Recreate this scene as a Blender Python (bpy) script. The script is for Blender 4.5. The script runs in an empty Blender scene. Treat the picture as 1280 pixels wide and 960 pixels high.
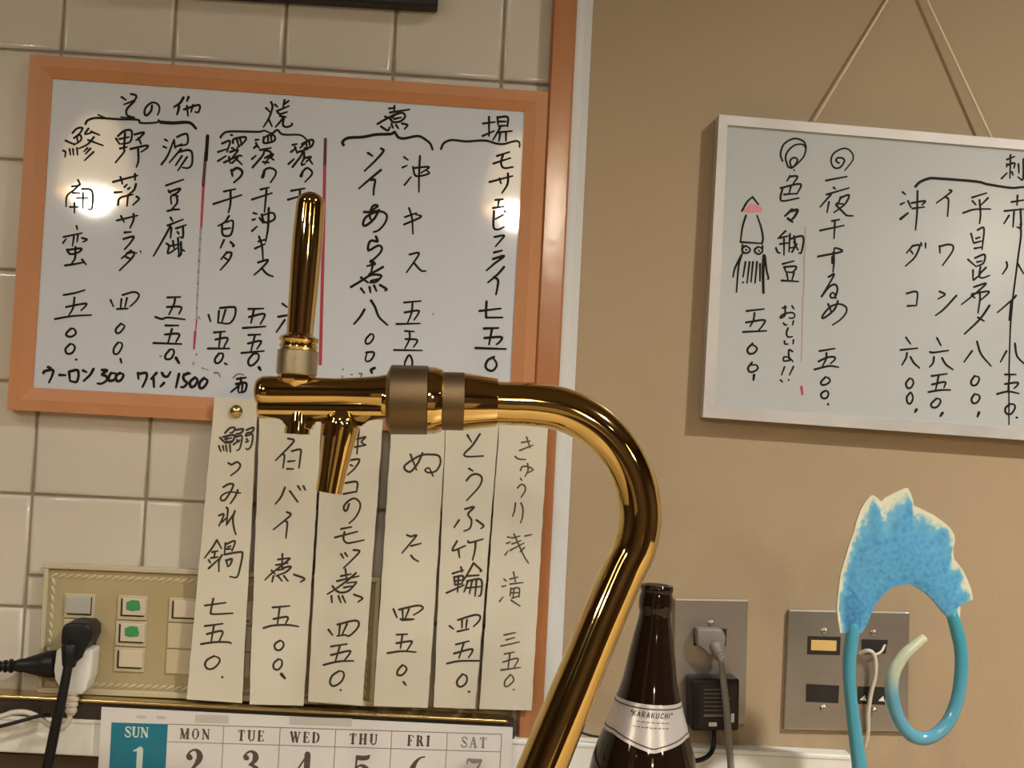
import bpy, bmesh, math, random
from mathutils import Vector, Matrix
random.seed(7)
SC = bpy.context.scene
COL = SC.collection
# ------------------------------------------------------------ camera
CAM = Vector((0.3598, -1.0976, 1.45))
F = 1500.0                                   # focal length in pixels of the 1280x960 frame
YAW, PITCH, ROLL = 0.0584, 0.0407, 0.0496
ZR = 1.45 + 0.3239                           # height of the tile joint just above the framed board
def cam_axes():
    cy, sy, cp, sp, cr, sr = math.cos(YAW), math.sin(YAW), math.cos(PITCH), math.sin(PITCH), math.cos(ROLL), math.sin(ROLL)
    f = Vector((sy*cp, cy*cp, sp)); rt = Vector((cy, -sy, 0)); up = rt.cross(f)
    return rt*cr + up*sr, up*cr - rt*sr, f
CR, CU, CF = cam_axes()
cd = bpy.data.cameras.new('camera'); cam = bpy.data.objects.new('camera', cd); COL.objects.link(cam)
cd.sensor_width = 36; cd.lens = F/1280*36; cd.clip_start = 0.02
m = Matrix.Identity(4)
for i in range(3):
    m[i][0] = CR[i]; m[i][1] = CU[i]; m[i][2] = -CF[i]; m[i][3] = CAM[i]
cam.matrix_world = m
SC.camera = cam
# ------------------------------------------------------------ world, view, lights
w = bpy.data.worlds.new('World'); SC.world = w; w.use_nodes = True
w.node_tree.nodes['Background'].inputs[0].default_value = (1, .8, .6, 1)
w.node_tree.nodes['Background'].inputs[1].default_value = 0.3
vs = SC.view_settings; vs.view_transform = 'Standard'; vs.look = 'None'; vs.gamma = 1; vs.use_curve_mapping = False
vs.exposure = 0.0
WARM = (1.0, 0.955, 0.875)
CEIL = 2.75
def downlight(name, loc, power, color=WARM):  # recessed lamp: its rim cuts the light off towards the upper walls
    l = bpy.data.lights.new(name, 'SPOT'); l.spot_size = math.radians(138); l.spot_blend = .85
    l.shadow_soft_size = .045; l.energy = power; l.color = color
    o = bpy.data.objects.new(name, l); COL.objects.link(o); o.location = loc
    return o
DOWN = [(1.50, -1.15, 300.0), (0.2, -1.6, 40.0), (-0.9, -1.3, 40.0), (1.9, -2.6, 30.0)]  # first is the key; the others are unseen lamps added as fill
for i, (x, y, p) in enumerate(DOWN):
    downlight('downlight_lamp', (x, y, CEIL-0.04), p)

# ------------------------------------------------------------ pixel <-> world
def ray(px, py):
    return (CF + CR*((px-640)/F) + CU*((480-py)/F))
def wp(px, py, d=0.0):                       # point on the plane d metres in front of the wall, seen at that pixel
    r = ray(px, py); t = (-d - CAM.y)/r.y
    return CAM + r*t
def ppm(px, py, d):                          # metres per pixel there
    return (wp(px+1, py, d) - wp(px, py, d)).length
# ------------------------------------------------------------ materials
def mat(name, col, rough=.5, metal=0, spec=.5, noise=None, bump=None, **kw):
    m = bpy.data.materials.new(name); m.use_nodes = True
    nt = m.node_tree; b = nt.nodes['Principled BSDF']
    b.inputs['Base Color'].default_value = (*col, 1); b.inputs['Roughness'].default_value = rough
    b.inputs['Metallic'].default_value = metal; b.inputs['Specular IOR Level'].default_value = spec
    for k, v in kw.items():
        b.inputs[k.replace('_', ' ')].default_value = v
    tc = nt.nodes.new('ShaderNodeTexCoord')
    if noise:                                # (scale, colour2, stretch, contrast)
        sc, c2, st, con = noise
        mp = nt.nodes.new('ShaderNodeMapping'); mp.inputs['Scale'].default_value = st
        n = nt.nodes.new('ShaderNodeTexNoise'); n.inputs['Scale'].default_value = sc; n.inputs['Detail'].default_value = 5
        r = nt.nodes.new('ShaderNodeValToRGB')
        r.color_ramp.elements[0].position = .5-con; r.color_ramp.elements[1].position = .5+con
        r.color_ramp.elements[0].color = (*col, 1); r.color_ramp.elements[1].color = (*c2, 1)
        nt.links.new(tc.outputs['Object'], mp.inputs[0]); nt.links.new(mp.outputs[0], n.inputs['Vector'])
        nt.links.new(n.outputs[0], r.inputs[0]); nt.links.new(r.outputs[0], b.inputs['Base Color'])
    if bump:                                 # (scale, strength)
        n2 = nt.nodes.new('ShaderNodeTexNoise'); n2.inputs['Scale'].default_value = bump[0]; n2.inputs['Detail'].default_value = 4
        bp = nt.nodes.new('ShaderNodeBump'); bp.inputs['Strength'].default_value = bump[1]; bp.inputs['Distance'].default_value = .001
        nt.links.new(tc.outputs['Object'], n2.inputs['Vector']); nt.links.new(n2.outputs[0], bp.inputs['Height'])
        nt.links.new(bp.outputs[0], b.inputs['Normal'])
    return m
def emis(name, col, s):
    m = bpy.data.materials.new(name); m.use_nodes = True; b = m.node_tree.nodes['Principled BSDF']
    b.inputs['Base Color'].default_value = (*col, 1)
    b.inputs['Emission Color'].default_value = (*col, 1); b.inputs['Emission Strength'].default_value = s
    return m
M = {}
M['tile'] = mat('glazed_tile', (.62, .57, .495), .13, 0, .5, noise=(9, (.59, .54, .46), (1, 1, 1), .25), bump=(9, .10))
M['grout'] = mat('grout', (.26, .21, .165), .9, noise=(60, (.36, .29, .23), (1, 1, 1), .3))
M['plaster'] = mat('beige_wall', (.385, .29, .185), .75, 0, .3, noise=(4, (.35, .262, .165), (1, 1, 1), .35), bump=(300, .25))
M['postwood'] = mat('varnished_wood', (.46, .20, .085), .19, 0, 1.0, noise=(30, (.33, .12, .04), (1, 1, .05), .25), bump=(45, .3))
M['framewood'] = mat('board_frame_wood', (.52, .235, .10), .42, 0, .4, noise=(25, (.46, .20, .083), (1, 1, .3), .3), bump=(200, .08))
M['frameedge'] = mat('board_frame_bead', (.66, .33, .16), .4, 0, .4)
M['trim'] = mat('white_trim', (.62, .63, .63), .45)
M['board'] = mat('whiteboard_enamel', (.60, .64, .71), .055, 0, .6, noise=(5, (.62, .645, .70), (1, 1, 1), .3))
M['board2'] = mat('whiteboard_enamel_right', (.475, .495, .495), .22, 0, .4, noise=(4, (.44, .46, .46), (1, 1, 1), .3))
M['alu'] = mat('aluminium_frame', (.62, .60, .58), .38, .35, .5, noise=(18, (.52, .50, .48), (1, 1, 1), .2))
M['ink'] = mat('marker_ink', (.008, .006, .004), .6, 0, .2)
M['inkslip'] = mat('pen_ink', (.030, .022, .013), .6)
M['inkbrown'] = mat('faded_pen_ink', (.085, .065, .04), .6)
M['inkred'] = mat('red_marker_ink', (.42, .03, .06), .5)
M['inkdark'] = mat('dark_red_marker_ink', (.09, .01, .02), .5)
M['inkpink'] = mat('pink_marker_ink', (.60, .22, .24), .5)
M['inkfaint'] = mat('faint_red_marker_ink', (.40, .27, .25), .5)
M['smudge'] = mat('marker_smudge', (.22, .20, .19), .5, Alpha=.35)
M['paper'] = mat('slip_paper', (.65, .61, .51), .8, 0, .2, noise=(12, (.61, .57, .475), (1, 1, 1), .3), bump=(60, .15))
M['brass'] = mat('polished_brass', (.74, .545, .225), .05, 1, noise=(20, (.70, .505, .20), (1, 1, 1), .3), bump=(25, .05))
M['brassmatte'] = mat('dull_brass', (.21, .145, .08), .48, 1, bump=(1500, .12))
M['brassgrey'] = mat('grey_brass', (.50, .43, .29), .36, 1, bump=(1500, .15))
M['pin'] = mat('pin_brass', (.62, .50, .24), .25, 1)
M['glass'] = mat('brown_bottle_glass', (.010, .005, .003), .05, 0, .45, noise=(30, (.014, .007, .004), (1, 1, 1), .3))
M['label'] = mat('silver_label', (.50, .46, .44), .28, .25, .5)
M['labelink'] = mat('label_print', (.05, .035, .03), .5)
M['steel'] = mat('stainless_plate', (.34, .31, .28), .33, .75, .5, noise=(80, (.38, .345, .31), (.1, 1, 1), .3))
M['steeledge'] = mat('steel_edge', (.72, .68, .60), .3, .35)  # pale tone of the painted plate-edge highlights, also on hook and knobs
M['screw'] = mat('screw_steel', (.42, .39, .35), .25, .9)
M['black'] = mat('black_plastic', (.009, .009, .010), .42, 0, .3)
M['dark'] = mat('dark_recess', (.01, .008, .006), .6)
M['greyplug'] = mat('grey_rubber', (.20, .18, .16), .5)
M['ivory'] = mat('aged_ivory_plastic', (.44, .36, .205), .42, 0, .4, noise=(14, (.37, .30, .165), (1, 1, 1), .25), bump=(300, .1))
M['ivoryedge'] = mat('ivory_rim', (.52, .46, .31), .4)
M['switch'] = mat('switch_plastic', (.60, .52, .40), .38)
M['switchgrey'] = mat('grey_switch', (.44, .43, .37), .38)
M['green'] = mat('green_sticker', (.035, .27, .09), .6)
M['white'] = mat('white_plastic', (.74, .73, .68), .4)
M['whitecable'] = mat('white_cable', (.58, .52, .43), .45)
M['yellow'] = mat('yellow_socket', (.62, .43, .14), .5)
M['calendar'] = mat('calendar_paper', (.66, .64, .62), .6, 0, .3)
M['calgrey'] = mat('calendar_grey_print', (.50, .465, .43), .6)
M['calblue'] = mat('calendar_blue_print', (.005, .165, .25), .5)
M['callight'] = mat('calendar_pale_print', (.52, .66, .60), .5)
M['calink'] = mat('calendar_black_print', (.085, .06, .05), .6)
M['calpale'] = mat('calendar_saturday_print', (.26, .235, .22), .6)
M['bronze'] = mat('bronze_ledge', (.55, .42, .20), .25, 1)
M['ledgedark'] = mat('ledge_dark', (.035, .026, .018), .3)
M['olive'] = mat('olive_panel', (.26, .20, .10), .35, .3)
M['darkwood'] = mat('dark_brown_wood', (.075, .045, .025), .4, noise=(12, (.05, .03, .016), (1, 1, .2), .3))
M['counter'] = mat('counter_wood', (.50, .38, .22), .35, noise=(10, (.43, .31, .17), (.2, 1, 1), .3))
M['string'] = mat('cotton_string', (.68, .55, .38), .8)
M['floor'] = mat('floor_tiles', (.10, .075, .055), .5)
M['ceil'] = mat('ceiling_paint', (.19, .15, .11), .8)
M['room'] = mat('room_wall_wood', (.09, .05, .028), .6, noise=(3, (.06, .032, .018), (1, 1, .1), .3))
M['shade'] = emis('lit_lamp_shade', (1.0, .72, .36), 4.0)
M['bulb'] = emis('lit_bulb', (1.0, .93, .78), 140)
M['lens'] = emis('lit_downlight', (1.0, .84, .62), 22)
def crest_material():
    m = bpy.data.materials.new('blue_painted_crest'); m.use_nodes = True; nt = m.node_tree; b = nt.nodes['Principled BSDF']
    b.inputs['Roughness'].default_value = .26
    at = nt.nodes.new('ShaderNodeAttribute'); at.attribute_name = 'paint'
    tc = nt.nodes.new('ShaderNodeTexCoord'); n = nt.nodes.new('ShaderNodeTexNoise'); n.inputs['Scale'].default_value = 260; n.inputs['Detail'].default_value = 6
    ad = nt.nodes.new('ShaderNodeMath'); ad.operation = 'MULTIPLY_ADD'; ad.inputs[1].default_value = .75; ad.inputs[2].default_value = -.375
    s = nt.nodes.new('ShaderNodeMath'); s.operation = 'ADD'
    r = nt.nodes.new('ShaderNodeValToRGB'); e = r.color_ramp.elements
    e[0].position = .0; e[0].color = (.02, .13, .32, 1); e[1].position = .98; e[1].color = (.62, .63, .48, 1)
    e2 = r.color_ramp.elements.new(.35); e2.color = (.09, .31, .53, 1)
    e3 = r.color_ramp.elements.new(.72); e3.color = (.14, .39, .55, 1)
    nt.links.new(tc.outputs['Object'], n.inputs['Vector']); nt.links.new(n.outputs[0], ad.inputs[0])
    nt.links.new(ad.outputs[0], s.inputs[0]); nt.links.new(at.outputs['Fac'], s.inputs[1])
    nt.links.new(s.outputs[0], r.inputs[0]); nt.links.new(r.outputs[0], b.inputs['Base Color'])
    return m
M['crest'] = crest_material()
M['stem'] = mat('teal_blue_tube', (.055, .27, .37), .12, 0, .6, noise=(40, (.075, .31, .43), (1, 1, .3), .3))
def tube_material():
    m = bpy.data.materials.new('blue_to_white_glass'); m.use_nodes = True; nt = m.node_tree; b = nt.nodes['Principled BSDF']
    b.inputs['Roughness'].default_value = .12; b.inputs['Specular IOR Level'].default_value = .6
    at = nt.nodes.new('ShaderNodeAttribute'); at.attribute_name = 'paint'
    r = nt.nodes.new('ShaderNodeValToRGB'); e = r.color_ramp.elements
    e[0].position = 0; e[0].color = (.04, .28, .36, 1); e[1].position = 1; e[1].color = (.52, .55, .38, 1)
    e2 = e.new(.4); e2.color = (.09, .30, .43, 1); e3 = e.new(.70); e3.color = (.10, .30, .42, 1); e4 = e.new(.78); e4.color = (.40, .46, .36, 1)
    nt.links.new(at.outputs['Fac'], r.inputs[0]); nt.links.new(r.outputs[0], b.inputs['Base Color'])
    return m
M['bluetube'] = tube_material()
# ------------------------------------------------------------ object helpers
def tag(o, label=None, cat=None, group=None, kind=None):
    if label: o['label'] = label
    if cat: o['category'] = cat
    if group: o['group'] = group
    if kind: o['kind'] = kind
    return o
def thing(name, loc, label, cat, group=None):
    o = bpy.data.objects.new(name, None); COL.objects.link(o); o.location = loc; o.empty_display_size = .02
    bpy.context.view_layer.update()
    return tag(o, label, cat, group)
def link(name, me, m, parent=None, smooth=False):
    o = bpy.data.objects.new(name, me); COL.objects.link(o)
    if m is not None and not me.materials:
        for q in (m if isinstance(m, (list, tuple)) else [m]): me.materials.append(q)
    if smooth:
        me.polygons.foreach_set('use_smooth', [True]*len(me.polygons))
        try: me.set_sharp_from_angle(angle=math.radians(38))
        except Exception: pass
    if parent is not None:
        off = Vector((0, 0, 0)); p = parent
        while p is not None: off += p.location; p = p.parent
        me.transform(Matrix.Translation(-off)); o.parent = parent
    else:                                     # origin at the base of the thing
        vs_ = [v.co for v in me.vertices]
        c = Vector(((min(v.x for v in vs_)+max(v.x for v in vs_))/2, max(v.y for v in vs_), min(v.z for v in vs_)))
        me.transform(Matrix.Translation(-c)); o.location = c
    return o
def finish(bm, name, m, parent=None, smooth=False, bevel=0, seg=2):
    if bevel: bmesh.ops.bevel(bm, geom=bm.edges[:], offset=bevel, segments=seg, affect='EDGES', profile=.5, clamp_overlap=True)
    bmesh.ops.recalc_face_normals(bm, faces=bm.faces[:])
    me = bpy.data.meshes.new(name); bm.to_mesh(me); bm.free()
    return link(name, me, m, parent, smooth)
def prism(bm, front, back):
    """closed solid between two matching rings of points"""
    f = [bm.verts.new(p) for p in front]; b = [bm.verts.new(p) for p in back]; n = len(f)
    bm.faces.new(f); bm.faces.new(b[::-1])
    for i in range(n): bm.faces.new((f[i], b[i], b[(i+1) % n], f[(i+1) % n]))
def slab(name, pix, d0, d1, m, parent=None, bevel=0, seg=2, smooth=False):
    """solid whose front face (d1 in front of the wall) is seen as the pixel polygon pix, reaching back to d0"""
    fr = [wp(x, y, d1) for x, y in pix]; bk = [Vector((p.x, -d0, p.z)) for p in fr]
    bm = bmesh.new(); prism(bm, fr, bk)
    return finish(bm, name, m, parent, smooth, bevel, seg)
def rect(x0, y0, x1, y1, sx=.045, sy=-.045):   # a wall-aligned rectangle in pixels, sheared the way the wall is seen
    w_, h_ = x1-x0, y1-y0
    return [(x0, y0), (x0+w_, y0+w_*sx), (x0+w_+h_*sy, y1+w_*sx), (x0+h_*sy, y1)]
def boxbm(bm, c, s):
    x, y, z = s[0]/2, s[1]/2, s[2]/2; c = Vector(c)
    prism(bm, [c+Vector(v) for v in ((-x, -y, -z), (x, -y, -z), (x, -y, z), (-x, -y, z))], [c+Vector(v) for v in ((-x, y, -z), (x, y, -z), (x, y, z), (-x, y, z))])
def box(name, c, s, m, parent=None, bevel=0, smooth=False):
    bm = bmesh.new(); boxbm(bm, c, s); return finish(bm, name, m, parent, smooth, bevel)
def frame_of(d):
    d = d.normalized(); a = Vector((0, 1, 0)) if abs(d.y) < .9 else Vector((1, 0, 0))
    u = d.cross(a).normalized(); return u, d.cross(u)
def lathe(name, p0, p1, prof, m, parent=None, n=40, smooth=True):
    """prof: (t along p0->p1 in 0..1, radius in metres)"""
    ax = p1-p0; u, v = frame_of(ax); bm = bmesh.new(); rings = []
    for t, r in prof:
        c = p0+ax*t
        rings.append([bm.verts.new(c+(u*math.cos(2*math.pi*k/n)+v*math.sin(2*math.pi*k/n))*max(r, 1e-5)) for k in range(n)])
    for a, b in zip(rings, rings[1:]):
        for k in range(n): bm.faces.new((a[k], a[(k+1) % n], b[(k+1) % n], b[k]))
    bm.faces.new(rings[0]); bm.faces.new(rings[-1][::-1])
    return finish(bm, name, m, parent, smooth)
def catmull(pts, sub):
    if len(pts) < 3: return list(pts)
    P_ = [pts[0]*2-pts[1]]+list(pts)+[pts[-1]*2-pts[-2]]; out = []
    for i in range(1, len(P_)-2):
        a, b, c, d = P_[i-1:i+3]
        for k in range(sub):
            t = k/sub
            out.append(.5*((2*b)+(c-a)*t+(2*a-5*b+4*c-d)*t*t+(3*b-a-3*c+d)*t**3))
    out.append(pts[-1]); return out
def tube(name, pts, r, m, parent=None, n=14, sub=6, paint=None, cap=True):
    """pts world points; r a radius or a list of radii per point"""
    rr = r if isinstance(r, (list, tuple)) else [r]*len(pts)
    q = [Vector((p.x, p.y, p.z, x)) for p, x in zip(pts, rr)]
    q = catmull(q, sub); P_ = [Vector(v[:3]) for v in q]; R_ = [v[3] for v in q]
    bm = bmesh.new(); lay = bm.verts.layers.float.new('paint'); rings = []
    t0 = (P_[1]-P_[0]).normalized(); u, v = frame_of(t0)
    for i, p in enumerate(P_):
        t = (P_[min(i+1, len(P_)-1)]-P_[max(i-1, 0)]).normalized()
        u = (u-t*u.dot(t)).normalized(); v = t.cross(u)
        ring = []
        for k in range(n):
            vv = bm.verts.new(p+(u*math.cos(2*math.pi*k/n)+v*math.sin(2*math.pi*k/n))*R_[i])
            vv[lay] = i/(len(P_)-1); ring.append(vv)
        rings.append(ring)
    for a, b in zip(rings, rings[1:]):
        for k in range(n): bm.faces.new((a[k], a[(k+1) % n], b[(k+1) % n], b[k]))
    for ring, s, p in ((rings[0], -1, P_[0]), (rings[-1], 1, P_[-1])):
        d = (P_[1]-P_[0]).normalized() if s < 0 else (P_[-1]-P_[-2]).normalized()
        rad = R_[0] if s < 0 else R_[-1]
        prev = ring
        for a_ in (.45, .8):
            nr = [bm.verts.new(p+(w_.co-p)*math.cos(a_*1.35)+d*s*rad*.6*math.sin(a_*1.35)) for w_ in ring] if cap else None
            if nr is None: break
            for w_ in nr: w_[lay] = 0 if s < 0 else 1
            for k in range(n): bm.faces.new((prev[k], prev[(k+1) % n], nr[(k+1) % n], nr[k]))
            prev = nr
        bm.faces.new(prev)
    return finish(bm, name, m, parent, True)
# ------------------------------------------------------------ handwriting
INK1 = """O 60 110
735 90,780 120;830 60,880 75,865 120,760 165;865 130,790 210,785 260,805 280,865 295
1040 175,1030 230,985 275,965 250,975 200,1020 155,1060 145,1105 170,1115 220,1095 270
375 360,395 325,470 300,600 305,700 312,900 318,925 350,1090 345,1105 320,1120 342
W 14
500 270,580 300;730 290,860 300
W 20
245 450,290 405,345 400,320 450,270 490;260 500,320 470,330 520,260 570;175 525,240 555,270 560;290 490,300 550;150 625,175 640,170 690;215 610,225 670;250 610,255 670;290 600,295 670;405 405,370 460,430 450;430 435,515 470;460 490,400 560,310 605;400 520,550 575;395 600,360 635;425 605,375 660;455 640,365 725
W 22
680 505,715 560;700 480,760 430,820 420,840 450,820 540,725 560;715 510,810 490;770 450,760 600,760 640,675 745;720 605,790 590;865 465,960 445,905 510,880 520;905 500,930 560;825 610,985 575,990 600,930 640;900 590,905 720,885 790
O 180 110
210 515,235 530;195 585,225 600;175 765,240 670,300 515;300 520,310 600;330 490,400 460,435 470,430 560,330 580;310 590,380 560;370 610,255 745;350 640,440 620,480 650,480 760,440 800,385 795;380 680,315 775;430 690,340 825
W 32
165 342,290 350,450 345,520 405
W 26
395 95,360 150,300 190;350 180,345 220,330 265;445 90,430 130
W 22
400 215,550 170,545 240,510 240;430 180,440 280;490 170,470 240
870 470,885 472;780 555,860 530,830 640;740 640,830 610;740 730,820 680;890 550,900 510,1010 490,1010 530,930 600;930 520,950 590;960 510,980 570;880 600,900 610;860 640,940 620,880 700;800 745,940 680,980 680;850 690,860 750;900 690,980 765;880 750,940 700
W 26
880 830,930 800,980 830,970 880,900 945;875 820,885 880
W 22
765 495,790 460,860 435,1150 438,1200 425,1270 455
O 180 210
800 235,915 210;695 360,975 270;865 230,865 350,845 445
850 480,810 540,740 580;780 570,790 670,870 665,890 530,820 545;800 610,865 600
800 720,765 800;865 740,900 775,885 785
1165 215,1250 195;1080 315,1280 250;1225 220,1205 440
1095 450,1130 460;1085 520,1115 510;1080 630,1130 585;1155 500,1190 550
220 175,395 115;245 225,265 250;250 240,360 205,330 250,270 285,275 360;330 290,330 350,275 415;235 430,300 415,355 415;290 270,340 280
265 495,285 530;235 575,390 515;265 580,200 700,95 880;275 600,265 700;320 605,420 570;390 580,390 690,360 690;335 640,350 660;225 755,250 780,240 855,330 800;290 730,300 800;260 780,370 760;340 700,350 890;370 740,370 860,340 880;370 810,405 830
O 180 270
830 360,770 435;830 365,875 370,850 440,765 540;810 420,840 440
1145 255,1215 235;1110 325,1210 280;1150 205,1180 300,1190 430
1140 465,1240 440,1180 520,1100 590;1175 520,1230 580,1290 605
235 815,365 810
O 180 380
230 30,370 30,350 100;310 -50,300 0,250 105;115 130,180 150,240 135,410 155
215 215,345 215;280 250,240 390;210 305,350 300,320 380;95 390,375 400
260 455,215 510,220 550,270 545,300 490,290 455,260 455
W 32
320 540,350 590;1150 635,1165 660
W 22
645 110,665 175;750 70,740 190;760 40,880 30,915 45,905 130,850 195,740 185;815 60,780 180
700 285,810 275;765 285,750 430;715 355,835 340,800 430;640 445,855 445
750 495,710 550,720 590,760 580,790 530,785 495,750 495;810 595,830 605
1045 50,1195 45;1100 55,1070 190;1050 130,1205 100,1165 200;990 240,1215 225
1045 310,1165 305;1110 310,1070 470;1040 395,1170 370,1130 450;975 490,1200 470
1090 500,1045 560,1050 610,1090 610,1145 550,1140 500,1090 500
W 28
125 690,70 750;95 745,100 830;180 690,200 720,235 725,265 680;200 790,165 825;350 700,320 835;440 690,395 720,400 760,430 790,400 830,370 830;400 705,460 695;510 735,460 780,470 830,510 815,535 760,510 735;600 740,555 790,560 840,600 830,635 770,600 740
W 24
930 750,1020 735;970 740,960 800,870 880;920 800,1020 790,1010 870,950 885;950 800,940 870;985 790,980 870
O 300 110
W 22
155 520,190 515;140 600,170 575,190 600;160 550,175 590;240 490,240 550,340 530,345 480,290 470,240 500;280 480,280 540;310 475,315 530;200 620,310 600;120 710,160 675;125 795,230 670,240 620;240 620,310 650,250 760;250 700,330 660,310 700;280 680,340 720;230 740,290 745
235 885,240 830,290 800,350 820,355 870,305 945
W 32
225 890,245 840;610 880,625 845
W 22
525 570,570 560;510 640,560 600;550 590,570 650;640 560,600 600;620 560,700 520,735 530,710 590,640 600;660 540,670 590;690 530,700 580;580 640,680 610;485 760,540 710;525 790,610 680,620 640;640 640,640 700,610 760;650 700,710 690,660 740;690 710,725 760;620 770,650 760
610 880,625 840,670 800,715 830,715 870,650 940
260 200,300 240;310 140,325 190,290 300,235 390;285 310,320 385;350 165,375 190;370 230,490 180;445 120,430 200;485 130,440 165;375 240,400 260,470 240;400 280,460 290;430 300,400 340,355 390;440 290,430 370,470 390,520 370,515 350
310 455,330 450,375 420,430 465,600 470,670 520
O 0 0 1
W 2.8
364 238.5,381 235.5;360 249.6,376 245;375 238,374 262
353 379.6,359 384;347.7 396,360 394,375 392;356 400,345.6 415;366 398,378 412
327 268,331 278,343 274,341 266,328 269;336 260,335 285,332 302
O 420 110
W 22
530 205,590 200;585 180,580 240;540 245,735 215;415 360,500 310,600 260,660 250;490 285,545 310;545 310,570 340,640 335,690 290,670 250,600 265,560 300;580 310,650 295;450 385,515 425,540 390;555 360,570 400;600 370,625 405;660 355,715 370,685 410
W 28
75 570,65 540,120 500,270 490,400 465,550 460,585 440,620 490,680 505,820 480,900 520,945 560,965 615
W 24
320 650,365 680;450 605,475 630,400 720,285 830
W 20
680 690,720 720;665 795,710 775;685 970,750 890;770 790,800 880,930 855,900 820;780 800,930 790,850 850;840 680,830 880,830 1040
O 420 210
W 24
450 20,340 110,230 205;350 120,390 120,380 200,375 270
280 440,350 440,420 425;400 370,370 380,345 430,340 500,360 520;400 370,415 385,350 430;430 420,380 510,300 575,270 560,300 490,400 440,470 440,510 480,490 550,430 620,375 640
400 685,415 735,360 725,330 750,325 825,420 775,460 800,440 850,380 910,340 935,370 960
W 20
730 400,760 500,770 660;690 490,805 450;680 565,850 490,800 465
O 420 310
W 24
345 130,390 160,310 180;375 140,350 250;470 190,400 230,330 260;150 390,250 330,350 270,440 270,450 290,400 340,340 345;250 295,320 345;350 330,420 310;250 405,285 450;335 390,345 445;380 375,405 430;440 370,505 410,490 425
285 615,240 690,180 760;350 525,390 590,430 690,515 770
W 20
735 65,830 50,780 140,705 245;780 150,850 225,900 230
680 545,850 530;765 555,755 650,715 750;685 645,820 625,820 660,780 720;605 760,840 755
O 420 380
345 300,300 350,300 395,340 390,375 340,370 305,345 300
300 485,370 480,380 510,350 560,310 575,295 550,310 490
W 28
385 640,350 660,360 690
W 20
690 270,780 275;735 275,735 350,690 445;695 350,800 355,810 380,775 430;580 460,860 465
690 580,720 520,745 520,765 590,740 640,690 620,690 580
O 530 130
W 22
590 195,710 180;650 130,650 320;585 320,700 270;735 130,740 205;735 135,835 130,835 225;745 175,820 175;750 222,820 215;760 240,690 360;740 285,880 270;760 300,750 370;820 290,820 370
170 450,200 390,280 360,420 375,560 365,640 370,720 395,800 400,870 380,930 370,955 390,955 430
730 520,855 480;695 595,865 540;790 510,770 590,800 640,890 630
655 780,885 720;755 745,770 795;840 695,835 800,780 890
O 530 250
715 0,790 -8;750 0,740 60;690 80,800 65
700 110,695 270,740 295,800 270;790 150,715 190;805 110,815 125
705 370,800 355,770 400,715 465
W 24
700 525,780 505;690 590,800 560,700 640,625 705
800 670,740 740,640 825;700 770,740 800,735 870,720 945
O 530 360
555 230,770 205;625 135,620 280,640 295,785 295
600 405,745 400;680 410,650 565;605 500,770 490,765 530,725 565;515 600,820 610
700 690,640 720,615 780,640 820,690 825,725 780,720 740,690 700
O 60 210
W 20
300 120,320 160;240 185,320 175;320 160,260 220,190 280,180 385;250 250,320 250;220 390,300 390;265 350,265 450;340 210,440 230,440 400,400 410;290 300,400 300;350 250,350 400
285 580,295 615;155 690,340 650;260 680,245 780;300 670,290 740;150 750,180 710;340 700,390 715,350 740
W 22
650 140,780 105,895 75;725 90,745 160;870 60,870 120;765 190,790 165;800 210,820 195;880 160,860 220,800 270;665 245,740 240;700 370,720 300,850 265;800 270,790 380;885 285,910 310,850 370
690 525,895 475;730 480,760 540;855 460,855 520,820 600
765 645,830 640;755 710,855 685,830 740,765 815
O 60 300
830 105,735 185;790 130,860 125,840 180,715 305;780 170,830 190
190 95,220 140,290 130;190 100,330 85,310 120,240 145;275 70,270 180,240 230;170 255,270 240,350 225;340 195,380 245
W 20
155 550,270 530,370 500;265 575,250 680,210 750;180 670,370 635,375 660,330 705;70 790,250 760,435 750
625 600,655 665;745 550,860 520,910 550,880 610,820 665;735 590,725 680;790 580,770 670;690 690,800 685
W 14
880 125,890 135;925 110,930 130
O 40 380
W 22
390 245,345 290,350 320,400 325,440 290,420 250,390 245;380 400,335 450,350 495,400 490,430 440,410 405,380 400;440 555,450 558;885 550,895 590
W 20
890 195,840 250,845 290,880 285,925 225,890 195;860 385,820 440,820 495,860 495,900 430,895 390,860 385
W 27
160 630,190 640;115 690,130 670,210 660,200 720,170 785;275 710,335 712;370 680,380 770;375 675,460 665,450 775,380 770;510 665,545 680;615 650,580 710,515 770;700 660,750 665,700 705,740 720,750 760,700 795,655 795;790 690,765 740,780 770,830 750,840 700,790 690;880 690,840 720,850 770,890 760,915 710,880 690
1060 690,1065 750;1065 700,1140 690,1145 740,1105 830
C smudge
O 180 380
W 18
580 640,640 660;700 690,740 690,765 730;160 525,180 520;490 600,500 580;520 510,530 500;890 740,940 700,1000 710
545 130,560 150
O 420 380
65 650,75 660;60 720,70 735;150 705,170 705;230 695,260 700,245 730
970 100,975 102
O 60 110
W 12
500 262,570 290"""
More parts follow.
